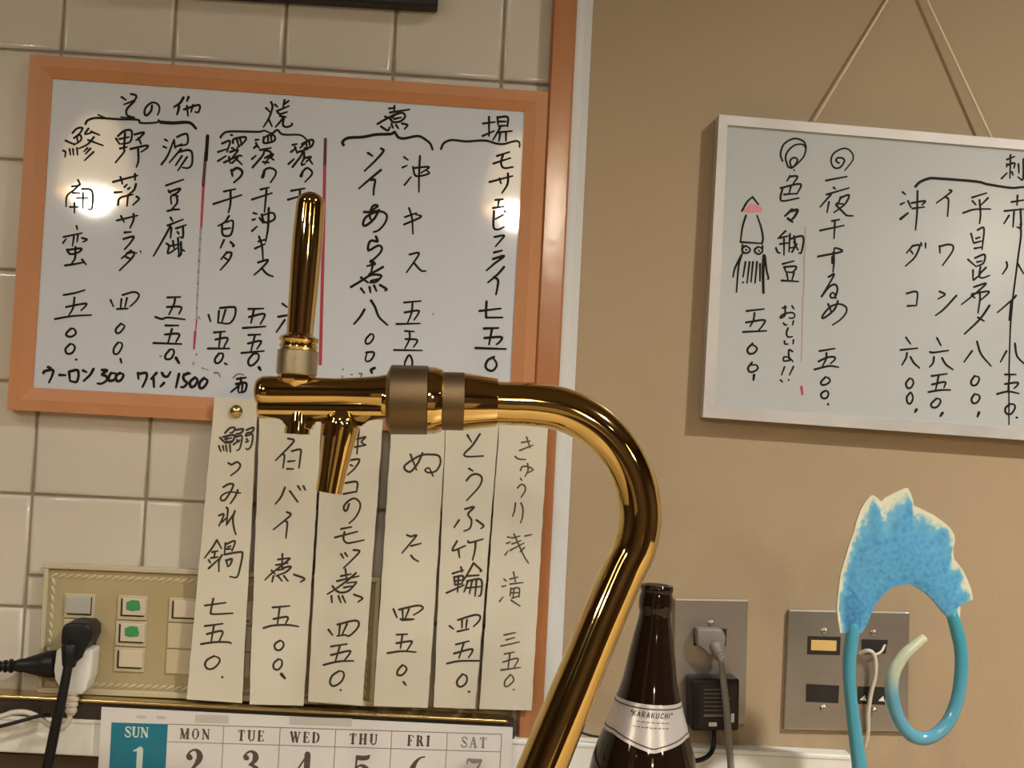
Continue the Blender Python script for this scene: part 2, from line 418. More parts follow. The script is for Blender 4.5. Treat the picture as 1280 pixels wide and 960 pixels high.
INK2 = """S 1
O 240 490
W 20
330 410,380 360,430 360,410 400,380 410;280 455,330 500,400 490;310 450,420 430,400 500,330 510;350 440,345 490;330 470,395 460;270 540,290 595;310 540,320 585;340 535,350 595;380 530,385 600;440 380,510 370,490 410,450 420,440 450,500 440,480 560,450 585;450 480,470 500;415 525,480 480;545 380,615 355,600 400,550 410,540 440,605 425,595 530,560 575,540 565;545 470,555 480;540 500,565 490
365 710,400 725,450 700,485 730,460 780,390 835
O 240 600
315 70,370 40,415 45,390 110,330 200,290 195,300 155,370 120,485 130;460 100,430 170,385 235
345 275,360 300,345 450;270 355,320 345,270 460;300 420,345 380;430 310,410 380,420 480,440 545;350 440,430 320
O 235 660
290 120,240 200,165 300;290 120,335 205;240 240,300 230;270 235,262 300;205 320,225 350;230 300,300 290;205 405,330 290;340 270,310 330,310 435;375 150,365 260;375 165,470 130,440 230;400 190,430 180;380 210,430 210;365 265,520 240,545 265,520 400,490 490,420 485;380 320,400 385;385 325,440 310,420 370,395 385
170 775,380 745;255 705,230 830,250 860,450 850
O 235 750
170 260,350 235;260 255,230 430;190 340,345 310,310 420;130 440,270 420,400 420,435 432
260 560,190 600,170 650,200 690,260 680,315 620,310 580,260 560;340 770,350 775
S 2
O 240 490
960 465,1020 490,900 620,835 685;900 620,925 640,910 760;1000 590,1085 575,1085 640,1070 760;960 695,1030 688;950 768,1015 770
O 240 600
930 75,890 170,835 240;980 110,1060 220;1060 60,1085 100;1115 60,1135 100;950 320,990 345,920 410,815 495;930 410,955 430,940 580
O 235 660
945 260,940 400;900 315,1015 300;1020 305,980 340,930 380,830 460,770 520;835 425,870 460;880 370,1000 350;940 400,1030 385,980 440,880 480;900 420,960 410;855 480,840 540;900 480,940 530;960 480,1000 530;1060 465,1165 505,1125 540
O 235 750
845 75,1015 60;915 80,895 240;855 190,995 170,975 240;755 280,850 255,1000 250,1105 265
920 405,870 440,875 490,920 500,955 460,950 420,920 405;905 590,860 630,860 680,900 695,940 650,935 600,905 590
W 32
935 740,970 780
S 3
W 20
O 390 520
470 130,450 380;430 310,540 290;400 235,455 230,535 210,495 260,540 290
390 440,475 435,430 520,355 590;385 490,410 500;380 440,340 500
335 670,450 660,445 760;315 780,445 755
370 880,350 940,325 945,320 900,370 845,430 825,480 870,475 940,430 1020,370 1075
O 390 630
290 250,395 230;230 335,455 275;325 280,315 350,350 390,430 380,520 360
290 500,315 540;330 490,355 525;415 460,475 470,430 530,315 640
335 650,345 740;290 720,390 700;250 770,470 720;440 690,360 760,250 840,155 900;205 820,250 870,300 885,370 865,440 790,430 780,350 790;320 835,400 820
O 390 750
195 -40,200 25;265 -40,290 25;305 -40,335 25;420 -55,505 -20,460 20
165 295,205 350;255 245,430 205,470 240,440 300,370 360,330 350,250 360;280 250,270 350;350 240,300 350
190 465,350 440;280 455,235 610;190 550,360 510,380 530,320 610;115 650,260 615,415 610
270 710,200 760,180 830,220 860,290 820,320 760,310 720,270 710;285 900,290 903
S 4
O 390 520
985 385,1045 540;1105 370,1060 470,980 560,920 510,1000 440,1100 390,1200 385,1270 400,1285 470,1240 550,1160 565,1130 540,1170 520,1210 600
O 390 630
950 310,990 325,1045 315,960 420,900 490;990 420,1090 395;990 515,1020 550,1065 575
O 390 750
815 90,850 175;870 95,1050 55,1110 75,1080 110,1015 150;905 95,910 180;970 90,930 190;885 190,1020 190;900 200,1000 196
850 345,955 340;905 345,885 480;845 430,990 410,990 440,945 510;755 530,900 510,1040 520
905 650,860 700,855 745,900 750,945 700,935 665,905 650;915 820,940 850
S 5
O 530 520
435 190,475 260;560 180,480 300,405 375,430 405,595 400;450 525,490 550;425 645,470 595,530 580,580 620,550 710,425 845
O 530 620
410 130,500 110,440 180,475 240,460 320,400 350;350 240,300 315;525 240,595 295,570 325
330 450,285 545,415 495;345 540,355 615;440 450,460 465,590 430;515 460,510 540,485 640
O 530 690
285 215,395 180;370 150,380 200;300 250,310 330;305 250,390 240,380 320;310 290,380 280;310 325,380 318;225 410,400 330;345 250,335 400;495 110,440 210,390 290;495 110,570 180,560 195;430 240,550 230;440 290,400 400;430 290,570 275,570 420,545 440;480 290,455 415;525 285,510 440;420 360,570 345
255 740,295 770;340 680,500 630,560 640,550 690,495 745;380 680,380 760;430 680,420 760;335 795,450 770
O 530 755
320 405,450 370;400 385,350 540;300 495,470 450,480 480,445 535;230 595,350 570,555 565
385 700,335 760,335 810,375 825,425 780,425 720,385 700;445 875,460 875
S 6
W 16
O 530 520
975 265,1060 250;1025 210,1060 320;955 345,1090 290;910 405,950 430,1015 435;965 545,985 505,1050 510,1090 540,1030 570;1035 475,1040 540,1010 605;965 625,980 645;935 720,970 685,1010 700,1010 750,970 815
O 530 620
915 70,905 150,885 205;970 70,990 130,985 210,965 270
835 410,870 415;825 475,865 460;810 590,840 550;900 380,940 470,1000 600,1045 670;880 420,960 400;880 480,970 445;860 545,1000 470;1005 515,960 560;1010 400,1075 385
O 530 690
800 270,825 290;780 345,820 335;755 495,790 450;895 200,915 300;860 270,940 250;860 320,990 305;870 360,860 440;870 370,950 360,950 450;900 370,890 460;870 410,945 405;880 460,950 440;870 480,960 540
800 830,915 805;820 880,905 855;770 940,955 900
O 530 755
805 500,905 480;860 495,840 650;790 580,940 545,895 645;770 660,965 635
865 705,810 770,810 820,840 820,895 770,890 730,865 705;895 855,903 858"""
INK3 = """O 900 160
W 18
625 330,605 260,640 160,740 105,830 130,860 190,840 280,780 350,720 400,680 390;680 390,655 300,680 230,750 170,830 165,855 200;710 390,700 330,740 295,775 320,740 380,700 390;740 420,744 424
1190 350,1160 330,1175 300,1220 300,1245 330,1200 395,1140 395,1110 330,1140 250,1248 202,1320 248,1328 320,1248 424
W 20
700 480,670 530;700 485,775 485,730 560;605 600,805 560,770 660;710 580,690 660;640 665,770 655;625 610,605 690,630 730,790 700
1060 525,1270 485;1135 595,1155 610;1065 665,1290 600;1110 665,1000 790;1090 740,1070 845;1210 690,1170 780;1200 700,1290 670,1250 760,1140 845;1165 755,1230 760
W 27
720 815,650 880;715 830,775 820,750 880,705 930;680 905,725 940
O 1000 240
W 20
360 130,440 210,470 235,530 238
320 290,395 275;200 385,440 335;350 285,340 465
180 645,420 595,350 560,340 600;335 600,340 700,330 800
W 34
330 650,325 710
W 20
O 1000 330
285 130,340 110,215 325;215 325,290 230,350 205,375 250,350 330,310 335,305 300,340 290,360 345
280 400,300 440,310 480;380 370,340 460,240 540,225 520,300 430,390 400,460 430,460 490,400 560,325 610
O 1000 420
195 150,350 125;265 170,260 230,225 300;185 255,270 215,345 210,345 240,305 275;145 335,290 300,385 312
255 410,210 460,225 490,270 480,300 450,285 420,255 410;245 550,210 580,225 620,265 620,285 580,270 550,245 550;280 680,285 690
O 900 240
655 390,580 465;600 460,680 440;560 560,575 600,600 610;640 470,640 630;600 520,680 510;700 420,690 600;700 470,830 445,815 600,790 610;740 440,750 540,700 560;740 500,780 580;720 600,770 520
625 720,740 690;640 750,660 800;645 750,760 745,730 800,670 800;668 815,680 880;740 810,720 880;615 885,785 895
W 20
220 190,270 100,325 50;325 50,385 125;260 235,225 350,205 500;205 500,420 515;420 515,430 460,410 350,370 235;225 530,225 620;425 540,425 600
260 538,225 560,225 595,260 612,295 595,298 565,260 538;385 548,350 570,350 600,385 622,420 600,420 565,385 548;262 578,266 582;390 588,394 592
215 630,150 760,130 850;215 630,185 750,165 1000;450 640,465 780,485 860,475 870;255 700,230 850;295 700,270 910;330 700,310 900;370 700,350 910;400 720,400 890;230 905,232 907
W 30
440 635,430 800,435 1010
W 20
O 900 320
265 550,440 530;345 570,335 640,300 705;260 665,440 640,430 690,385 745;230 760,465 748
W 18
625 520,665 510;650 500,650 590,605 620,620 590,700 565,745 580,735 620,690 620;720 500,740 530;635 670,650 690,670 685;735 650,725 690;680 720,665 770,680 810,725 805;645 850,650 880,680 880;735 840,730 880
O 900 400
725 315,690 300,690 380,700 400,640 410,640 370,690 375,730 415;645 470,615 550;735 465,695 550;605 600,625 620;685 600,690 600
W 20
325 235,275 290,290 335,340 330,370 290,350 260,310 245;320 425,280 480,300 520,350 510,380 480,360 450,310 450
W 26
340 550,335 600
O 1120 180
W 20
1110 155,1185 125;1145 110,1140 340;1110 200,1105 230;1115 210,1185 190,1180 240;1055 345,1110 290;1160 280,1170 310;1225 200,1230 290;1275 150,1270 350,1220 330
W 26
195 425,240 380,330 345,420 345,800 375,900 400,1080 430,1180 440,1280 430,1500 440
W 20
1155 580,1280 560;1215 515,1210 610;1085 670,1285 650;1130 715,1080 795;1180 680,1170 830;1245 650,1250 830,1210 830;1290 700,1310 780
760 535,905 490;765 570,800 610;920 540,850 610;670 690,780 655,945 650;835 560,845 700,835 795
535 460,550 480,405 590;500 535,525 560,515 725
65 480,95 505;45 605,85 585;120 570,150 635;155 590,290 570,260 610;165 645,285 630;215 470,210 700,195 860
W 26
45 750,120 690
W 18
O 1120 280
1245 0,1250 120,1225 300,1200 500,1170 730,1150 950,1140 1120,1130 1520,1130 2005
W 20
750 95,775 190;815 60,880 45,860 255;800 145,840 132;780 190,860 170;785 245,860 230
720 355,800 425;790 340,885 305,875 390,800 425;810 380,860 370;770 460,770 550;775 560,840 510;900 435,830 510,860 540,935 515;845 430,830 500
780 630,900 595,800 690,655 805;755 715,790 740;760 700,930 675,850 760;830 660,840 740,820 890
435 220,440 290;435 225,520 205,570 220,560 280,465 415
170 215,105 290;165 220,235 215,190 330,95 420;150 270,170 300;250 190,255 220;295 195,295 240
105 695,210 680,205 810;115 820,205 815
435 675,490 705,420 750;605 715,480 850,395 915
1105 380,1110 430,1065 500;1220 400,1275 495;1200 715,1170 750,1015 885
W 28
1155 790,1135 960
O 1120 350
W 22
935 255,840 390,685 540;820 375,880 410
O 1120 420
W 20
100 15,145 80;45 140,215 122;110 170,100 220,60 290;145 210,180 270,235 320;410 20,450 95;340 160,380 165,525 145;380 210,370 270,335 310;460 220,500 285,570 335;760 150,680 260;810 55,850 180,950 300;1105 150,1045 260;1190 75,1210 200,1285 280
135 425,100 470,115 520,150 515,175 470,160 430,135 425;145 565,108 610,115 665,145 675,168 630,160 580,145 565
355 400,510 378;425 405,395 545;360 485,490 460,480 515;325 560,450 540,545 540
405 625,350 680,365 712,410 710,445 660,435 630,405 625
785 400,752 450,760 490,800 490,830 445,825 410,785 400;785 580,755 630,770 670,810 665,838 620,825 590,785 580
1090 385,1200 385;1135 390,1120 560;1090 480,1210 465,1215 490,1180 525;1010 580,1120 555,1230 575
1140 680,1095 720,1100 770,1150 780,1190 720,1180 685,1140 680;1205 815,1215 815
W 27
205 735,190 760;465 770,445 800;830 765,815 805
C pink
O 900 240
W 40
262 185,395 185;290 155,385 155;300 140,360 140;395 165,405 190
C faintred
W 14
850 350,850 480,845 650,840 880
W 12
O 900 320
840 0,840 240,828 450,822 650,818 900,810 1060
C red
O 900 400
W 24
814 670,824 745"""
def parse(txt):
    """-> list of (group, colour, width px, [pixel points])"""
    out = []; ox = oy = 0; sc = 8; wd = 22; colr = 'ink'; grp = 0
    for ln in txt.strip().splitlines():
        a = ln.split()
        if a[0] == 'O':
            ox, oy = float(a[1]), float(a[2]); sc = float(a[3]) if len(a) > 3 else 8
            continue
        if a[0] == 'W': wd = float(a[1]); continue
        if a[0] == 'C': colr = a[1]; continue
        if a[0] == 'S': grp = int(a[1]); continue
        for st in ln.split(';'):
            pts = []
            for q in st.split(','):
                x, y = q.split(); pts.append(Vector((ox+float(x)/sc, oy+float(y)/sc)))
            out.append((grp, colr, wd/(sc if sc != 1 else 1), pts))
    return out
GAIN = 1.12
def writing(name, strokes, place, m, parent, taper=True):
    """flat ink: strokes [(width px, pts px)] laid on a surface through place(x, y)"""
    bm = bmesh.new(); base = place; cnt = [0]
    def place(x, y):                          # overlapping dabs of ink lie a few microns over each other
        p = base(x, y).copy(); p.y -= 5e-6*(cnt[0] % 16); return p
    def disc(c, r, n=8):
        cnt[0] += 1
        bm.faces.new([bm.verts.new(place(c.x+r*math.cos(2*math.pi*k/n), c.y+r*math.sin(2*math.pi*k/n))) for k in range(n)])
    for wd, pts in strokes:
        if len(pts) > 2: pts = catmull(pts, 4 if len(pts) < 9 else 3)
        L = len(pts)
        for i, p in enumerate(pts):
            t = i/max(1, L-1); k = (1.0-.28*t*t) if taper else 1
            r = (wd/2*k*GAIN) if len(p) == 2 else p.z/2
            disc(p, r)
            if i < L-1:
                q = pts[i+1]; d = (q-p) if len(p) == 2 else (q-p).to_2d()
                if d.length < 1e-6: continue
                nn = Vector((-d.y, d.x)).normalized(); t2 = (i+1)/max(1, L-1); r2 = (wd/2*GAIN*((1.0-.28*t2*t2) if taper else 1)) if len(p) == 2 else q.z/2
                cnt[0] += 1
                bm.faces.new([bm.verts.new(place(*v)) for v in (p.xy+nn*r, p.xy-nn*r, q.xy-nn*r2, q.xy+nn*r2)])
    me = bpy.data.meshes.new(name)
    bm.normal_update()
    for f in bm.faces:
        if f.normal.y > 0: f.normal_flip()
    bm.to_mesh(me); bm.free()
    return link(name, me, m, parent)

# ================================================================ THE ROOM
def struct(o): o['kind'] = 'structure'; return o
XL, XR, YB, ZT = -1.9, 2.9, -3.3, CEIL
XP = wp(690, 480, 0).x                        # where the tiles stop and the plaster begins
struct(box('floor', ((XL+XR)/2, YB/2, -.03), (XR-XL+.2, -YB+.2, .06), M['floor']))
struct(box('ceiling', ((XL+XR)/2, YB/2, ZT+.03), (XR-XL+.2, -YB+.2, .06), M['ceil']))
struct(box('wall_left', (XL-.04, YB/2, ZT/2), (.08, -YB+.1, ZT), M['room']))
struct(box('wall_right', (XR+.04, YB/2, ZT/2), (.08, -YB+.1, ZT), M['room']))
struct(box('wall_back', ((XL+XR)/2, YB-.04, ZT/2), (XR-XL, .08, ZT), M['room']))
struct(box('wall_front', ((XP+.012+XR)/2, .04, ZT/2), (XR-XP-.012, .08, ZT), M['plaster']))
wt = struct(box('wall_tiled', ((XL+XP+.012)/2, .043, ZT/2), (XP+.012-XL, .08, ZT), M['grout']))
# the tiles, 10 cm pitch
def tile_mesh(w_, h_):
    bm = bmesh.new(); g = .0026; b = .0030
    x, z = w_/2-g/2, h_/2-g/2
    ring0 = [Vector((sx*x, .0045, sz*z)) for sx, sz in ((-1, -1), (1, -1), (1, 1), (-1, 1))]
    ring1 = [Vector((v.x, .0016, v.z)) for v in ring0]
    ring2 = [Vector((v.x*(1-.45*b/x), .0004, v.z*(1-.45*b/z))) for v in ring0]
    ring3 = [Vector((v.x*(1-b/x), 0, v.z*(1-b/z))) for v in ring0]
    ring4 = [Vector((v.x*(1-1.6*b/x), 0, v.z*(1-1.6*b/z))) for v in ring0]
    rs = [[bm.verts.new(v) for v in r_] for r_ in (ring0, ring1, ring2, ring3, ring4)]
    for a, b_ in zip(rs, rs[1:]):
        for k in range(4): bm.faces.new((a[k], a[(k+1) % 4], b_[(k+1) % 4], b_[k]))
    bm.faces.new(rs[-1]); bmesh.ops.recalc_face_normals(bm, faces=bm.faces[:])
    for f in bm.faces:
        if abs(f.normal.y) > .99 and f.normal.y > 0: bmesh.ops.reverse_faces(bm, faces=[f])
    me = bpy.data.meshes.new('tile'); bm.to_mesh(me); bm.free(); me.materials.append(M['tile'])
    me.polygons.foreach_set('use_smooth', [True]*len(me.polygons))
    me.set_sharp_from_angle(angle=math.radians(60))
    return me
TM = {}
def put_tile(x0, x1, z0, z1):
    key = (round(x1-x0, 4), round(z1-z0, 4))
    if key not in TM: TM[key] = tile_mesh(*key)
    o = bpy.data.objects.new('tile', TM[key]); COL.objects.link(o); o.parent = wt
    o.location = Vector(((x0+x1)/2, random.uniform(-.0001, .0003), (z0+z1)/2)) - wt.location
    o.rotation_euler = (random.uniform(-.0025, .0025), 0, random.uniform(-.0025, .0025))
xe = XP - .002
for i in range(-6, 5):
    for j in range(-9, 6):
        x0, x1 = i*.1, min((i+1)*.1, xe)
        z0, z1 = ZR+(j-1)*.1, ZR+j*.1
        if x1-x0 < .01 or z1 < 1.02: continue
        if i == 0 and j == -4:                # the row behind the switch panel is made of cut pieces
            zc = wp(42, 720, 0).z
            put_tile(x0, x1, zc, z1); put_tile(x0, x1, z0, zc)
            continue
        put_tile(x0, x1, z0, z1)
# varnished post and white corner strip
def strip(name, L, R, d0, d1, m, bev=.001, zt=None):
    """vertical strip whose left / right edges are seen through the given pixels"""
    x0 = wp(*L, d1).x; x1 = wp(*R, d1).x
    return box(name, ((x0+x1)/2, -(d0+d1)/2, zt or (ZT/2+.55)), (x1-x0, d1-d0, ZT-1.1), m, bevel=bev)
zb = wp(672, 921, 0).z
x0, x1 = wp(675.5, 330, .014).x, wp(706.3, 330, .014).x
bm = bmesh.new(); pf = [Vector((x0, 0, zb))]
for k in range(13):
    a = -1+2*k/12; pf.append(Vector(((x0+x1)/2+(x1-x0)/2*a, -.0132-.00026*(1+a)+.00012*a*a+(.002 if abs(a) > .99 else 0), zb)))
pf.append(Vector((x1, 0, zb))); prism(bm, pf, [Vector((v.x, v.y, ZT)) for v in pf])
struct(finish(bm, 'trim_1', M['postwood'], smooth=True))
xa, xb, xc = x1+.0003, wp(716.5, 330, .009).x, wp(726, 330, .002).x
bm = bmesh.new()
prism(bm, [Vector((xa, 0, zb)), Vector((xa, -.009, zb)), Vector((xb, -.009, zb)), Vector((xc, -.002, zb)), Vector((xc, 0, zb))],
      [Vector((xa, 0, ZT)), Vector((xa, -.009, ZT)), Vector((xb, -.009, ZT)), Vector((xc, -.002, ZT)), Vector((xc, 0, ZT))])
struct(finish(bm, 'trim_2', M['trim']))

# ================================================================ LAMPS
def mirror_lamp(px, py, d, t):
    p = wp(px, py, d); r = (p-CAM).normalized(); r.y = -r.y
    return p + r*t
def pendant(loc, label, shade=True):
    t = thing('pendant_lamp', Vector((loc.x, loc.y, loc.z-.06)), label, 'lamp', None)
    b = loc
    lathe('bulb', b+Vector((0, 0, -.045)), b+Vector((0, 0, .055)), [(0, .003), (.03, .014), (.12, .029), (.27, .040), (.45, .045), (.62, .042), (.78, .032), (.9, .018), (1, .013)], M['bulb'], t, 24)
    # open translucent shade
    bm = bmesh.new(); n = 32; pr = [(.088, -.005), (.084, .06), (.068, .13), (.04, .18), (.016, .195)]
    def shell(off):
        return [[bm.verts.new(b+Vector(((r-off)*math.cos(2*math.pi*k/n), (r-off)*math.sin(2*math.pi*k/n), z-off*.3))) for k in range(n)] for r, z in pr]
    so, si = shell(0), shell(.003)
    for sh in (so, si):
        for a, c in zip(sh, sh[1:]):
            for k in range(n): bm.faces.new((a[k], a[(k+1) % n], c[(k+1) % n], c[k]))
    for a, c in ((so[0], si[0]), (so[-1], si[-1])):
        for k in range(n): bm.faces.new((a[k], a[(k+1) % n], c[(k+1) % n], c[k]))
    finish(bm, 'lamp_shade', M['shade'], t, True)
    lathe('lamp_socket', b+Vector((0, 0, .05)), b+Vector((0, 0, .18)), [(0, .013), (.5, .015), (1, .015)], M['black'], t, 16)
    tube('cord', [b+Vector((0, 0, .18)), Vector((b.x, b.y, CEIL-.02))], .003, M['black'], t, 8)
    lathe('ceiling_rose', Vector((b.x, b.y, CEIL-.025)), Vector((b.x, b.y, CEIL)), [(0, .03), (.4, .045), (1, .045)], M['black'], t, 24)
pendant(mirror_lamp(118, 242, .009, 2.0), 'pendant lamp over the room, its bulb mirrored in the left of the wood-framed whiteboard')
pendant(mirror_lamp(646, 262, .009, 2.0), 'pendant lamp over the room, its bulb mirrored at the right edge of the wood-framed whiteboard')
pendant(Vector((1.75, -1.9, 2.0)), 'pendant lamp to the right of the room, beside the beige wall side')
pendant(Vector((-.75, -1.25, 1.98)), 'pendant lamp nearest the tiled end of the room')  # unseen lamp, added to give the brass more highlights
pendant(Vector((.95, -2.6, 1.9)), 'pendant lamp over the back cabinets, farthest from the boards')  # likewise added out of view for the brass reflections
for i, (x, y, p) in enumerate(DOWN):
    t = thing('ceiling_light', Vector((x, y, CEIL-.03)), ['round ceiling downlight near the right-hand whiteboard', 'round ceiling downlight straight behind the camera', 'round ceiling downlight at the tiled end', 'round ceiling downlight near the back right corner'][i], 'ceiling light')
    lathe('rim', Vector((x, y, CEIL-.03)), Vector((x, y, CEIL)), [(0, .062), (.3, .075), (1, .075)], M['white'], t, 32)
    lathe('diffuser', Vector((x, y, CEIL-.0325)), Vector((x, y, CEIL-.03)), [(0, .055), (1, .058)], M['lens'], t, 32)

# ================================================================ WOOD-FRAMED WHITEBOARD
O1 = [(37.5, 67.5), (685.5, 115), (664.5, 548), (8.5, 512)]
I1 = [(65.5, 98), (656, 139), (636.5, 517), (41, 484.5)]
wb = thing('whiteboard', wp(336, 540, 0), 'large whiteboard in a light wooden frame on the tiled wall, covered in black menu writing', 'whiteboard')
DB, DF = .009, .013
slab('writing_surface', [(x-(3 if k in (0, 3) else -3), y-(3 if k < 2 else -3)) for k, (x, y) in enumerate(I1)], .0015, DB, M['board'], wb)
def lerp(a, b, t): return (a[0]+(b[0]-a[0])*t, a[1]+(b[1]-a[1])*t)
for k in range(4):
    a, b = O1[k], O1[(k+1) % 4]; ia, ib = I1[k], I1[(k+1) % 4]
    ma, mb = lerp(ia, a, .52), lerp(ib, b, .52)
    bm = bmesh.new()
    f = [wp(*a, DF), wp(*b, DF), wp(*mb, DF), wp(*ma, DF)]
    inn = [wp(*ib, DF-.0028), wp(*ia, DF-.0028)]
    V = [bm.verts.new(p) for p in f+inn]
    Bk = [bm.verts.new(Vector((p.x, -.0002, p.z))) for p in (f[0], f[1], inn[0], inn[1])]
    bm.faces.new((V[0], V[1], V[2], V[3])); bm.faces.new((V[3], V[2], V[4], V[5]))
    bm.faces.new((V[0], Bk[0], Bk[1], V[1])); bm.faces.new((V[5], V[4], Bk[2], Bk[3])); bm.faces.new(Bk)
    bm.faces.new((V[0], V[3], V[5], Bk[3], Bk[0])); bm.faces.new((V[1], Bk[1], Bk[2], V[4], V[2]))
    finish(bm, 'frame_rail', M['framewood'], wb)
    s_ = [lerp(ma, a, 1.0), lerp(mb, b, 1.0), lerp(mb, b, .72), lerp(ma, a, .72)]
def on_board1(x, y): return wp(x, y, DB+.00015)
S1 = parse(INK1)
cols = [(0, 168), (168, 255), (255, 424), (424, 548), (548, 700)]
for c0, c1 in cols:
    ss = [(wd, pts) for g, c, wd, pts in S1 if c == 'ink' and c0 <= pts[0].x < c1]
    writing('handwriting', ss, on_board1, M['ink'], wb)
writing('smudge', [(wd, pts) for g, c, wd, pts in S1 if c == 'smudge'], on_board1, M['smudge'], wb)
V2 = lambda *a: Vector(a)
writing('divider_line', [(4.0, [V2(259.5, 170), V2(257.5, 200)])], on_board1, M['ink'], wb, False)
writing('divider_line', [(3.6, [V2(257.5, 190), V2(254, 232)])], on_board1, M['inkdark'], wb, False)
writing('divider_line', [(3.4, [V2(254.5, 228), V2(251.5, 284)]), (1.6, [V2(246, 400), V2(244, 418)]), (3, [V2(244, 415), V2(242.5, 436)])], on_board1, M['inkred'], wb)['label'] = 'red marker divider line'
writing('smudge', [(2.6, [V2(251, 286), V2(248, 340), V2(245.5, 400)])], on_board1, M['smudge'], wb)
writing('divider_line', [(3.6, [V2(406.8, 174), V2(406, 205)])], on_board1, M['inkdark'], wb, False)
writing('divider_line', [(3.6, [V2(406, 203), V2(404.5, 285), V2(402.2, 380), V2(400.3, 455)])], on_board1, M['inkred'], wb, False)['label'] = 'red marker divider line'

# ================================================================ HANGING WHITEBOARD (right)
O2 = [(899, 143), (1500, 194), (1489, 565), (878.5, 521.5)]
I2 = [(909.5, 156), (1490, 205), (1480, 550), (894, 508)]
D2 = .016
hb = thing('hanging_whiteboard', wp(1100, 540, 0), 'whiteboard in a thin silver frame hung on a string on the beige wall', 'whiteboard')
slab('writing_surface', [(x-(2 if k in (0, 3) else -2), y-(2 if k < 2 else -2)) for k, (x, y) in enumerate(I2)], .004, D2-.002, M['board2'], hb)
for k in range(4):
    a, b = O2[k], O2[(k+1) % 4]; ia, ib = I2[k], I2[(k+1) % 4]
    bm = bmesh.new()
    front = [wp(*a, D2), wp(*b, D2), wp(*ib, D2), wp(*ia, D2)]
    prism(bm, front, [Vector((p.x, -.001, p.z)) for p in front])
    finish(bm, 'frame_rail', M['alu'], hb)
def on_board2(x, y): return wp(x, y, D2-.002+.00015)
S3 = parse(INK3)
for c0, c1 in [(0, 962), (962, 1010), (1010, 1090), (1090, 1155), (1155, 1192), (1192, 1400)]:
    ss = [(wd, pts) for g, c, wd, pts in S3 if c == 'ink' and c0 <= pts[0].x < c1]
    o = writing('handwriting', ss, on_board2, M['ink'], hb)
    if c0 == 0: o['label'] = 'black marker drawing of a squid with its price below'
writing('squid_fin_colour', [(wd, pts) for g, c, wd, pts in S3 if c == 'pink'], on_board2, M['inkpink'], hb)['label'] = 'pink marker patch on the squid drawing'
writing('divider_line', [(wd, pts) for g, c, wd, pts in S3 if c == 'faintred'], on_board2, M['inkfaint'], hb)
writing('marker_dab', [(wd, pts) for g, c, wd, pts in S3 if c == 'red'], on_board2, M['inkred'], hb)['label'] = 'small dark red marker dab'
apex = wp(1137, -46, .006)
tube('string', [wp(1018, 151, .010), apex], .0011, M['string'], hb, 8)
tube('string', [wp(1239, 172, .010), apex], .0013, M['string'], hb, 8)
hk = tag(lathe('wall_hook', wp(1137, -48, 0), wp(1137, -48, .014), [(0, .004), (.7, .004), (.75, .007), (1, .007)], M['steeledge'], None, 16), 'small metal hook holding the string of the hanging whiteboard', 'hook')

# ================================================================ PAPER SLIPS
SL = [([(268.5, 496), (322, 500), (326, 560), (302.5, 879), (233, 874.5)], .0195, 'first paper menu slip from the left, hung by a visible brass pin'),
      ([(325, 500), (403.5, 504), (400, 560), (379.5, 882), (312, 880)], .0185, 'second paper menu slip from the left, its top under the tap body'),
      ([(405, 504), (480, 508), (477, 560), (453, 882), (385, 877)], .0195, 'third paper menu slip from the left, partly hidden by the tap spout'),
      ([(491, 508), (559, 512), (557, 560), (535, 885), (467, 883)], .0185, 'fourth paper menu slip from the left, below the big knurled nut, with few characters'),
      ([(558.5, 511), (625, 515), (622, 560), (594, 886), (542, 884)], .0195, 'fifth paper menu slip from the left, below the tapered brass collar'),
      ([(625.5, 514), (686, 518), (683, 560), (664.5, 888), (599, 886)], .0185, 'rightmost paper menu slip over the wooden post, written in fainter brown pen')]
S2 = parse(INK2)
def wave(x, z, s):
    return .0005*math.sin(z*46+s*2.1)+.0004*math.sin(x*70+z*20+s) + .0006*max(0, (1.36-z))*6*math.sin(s*1.7)
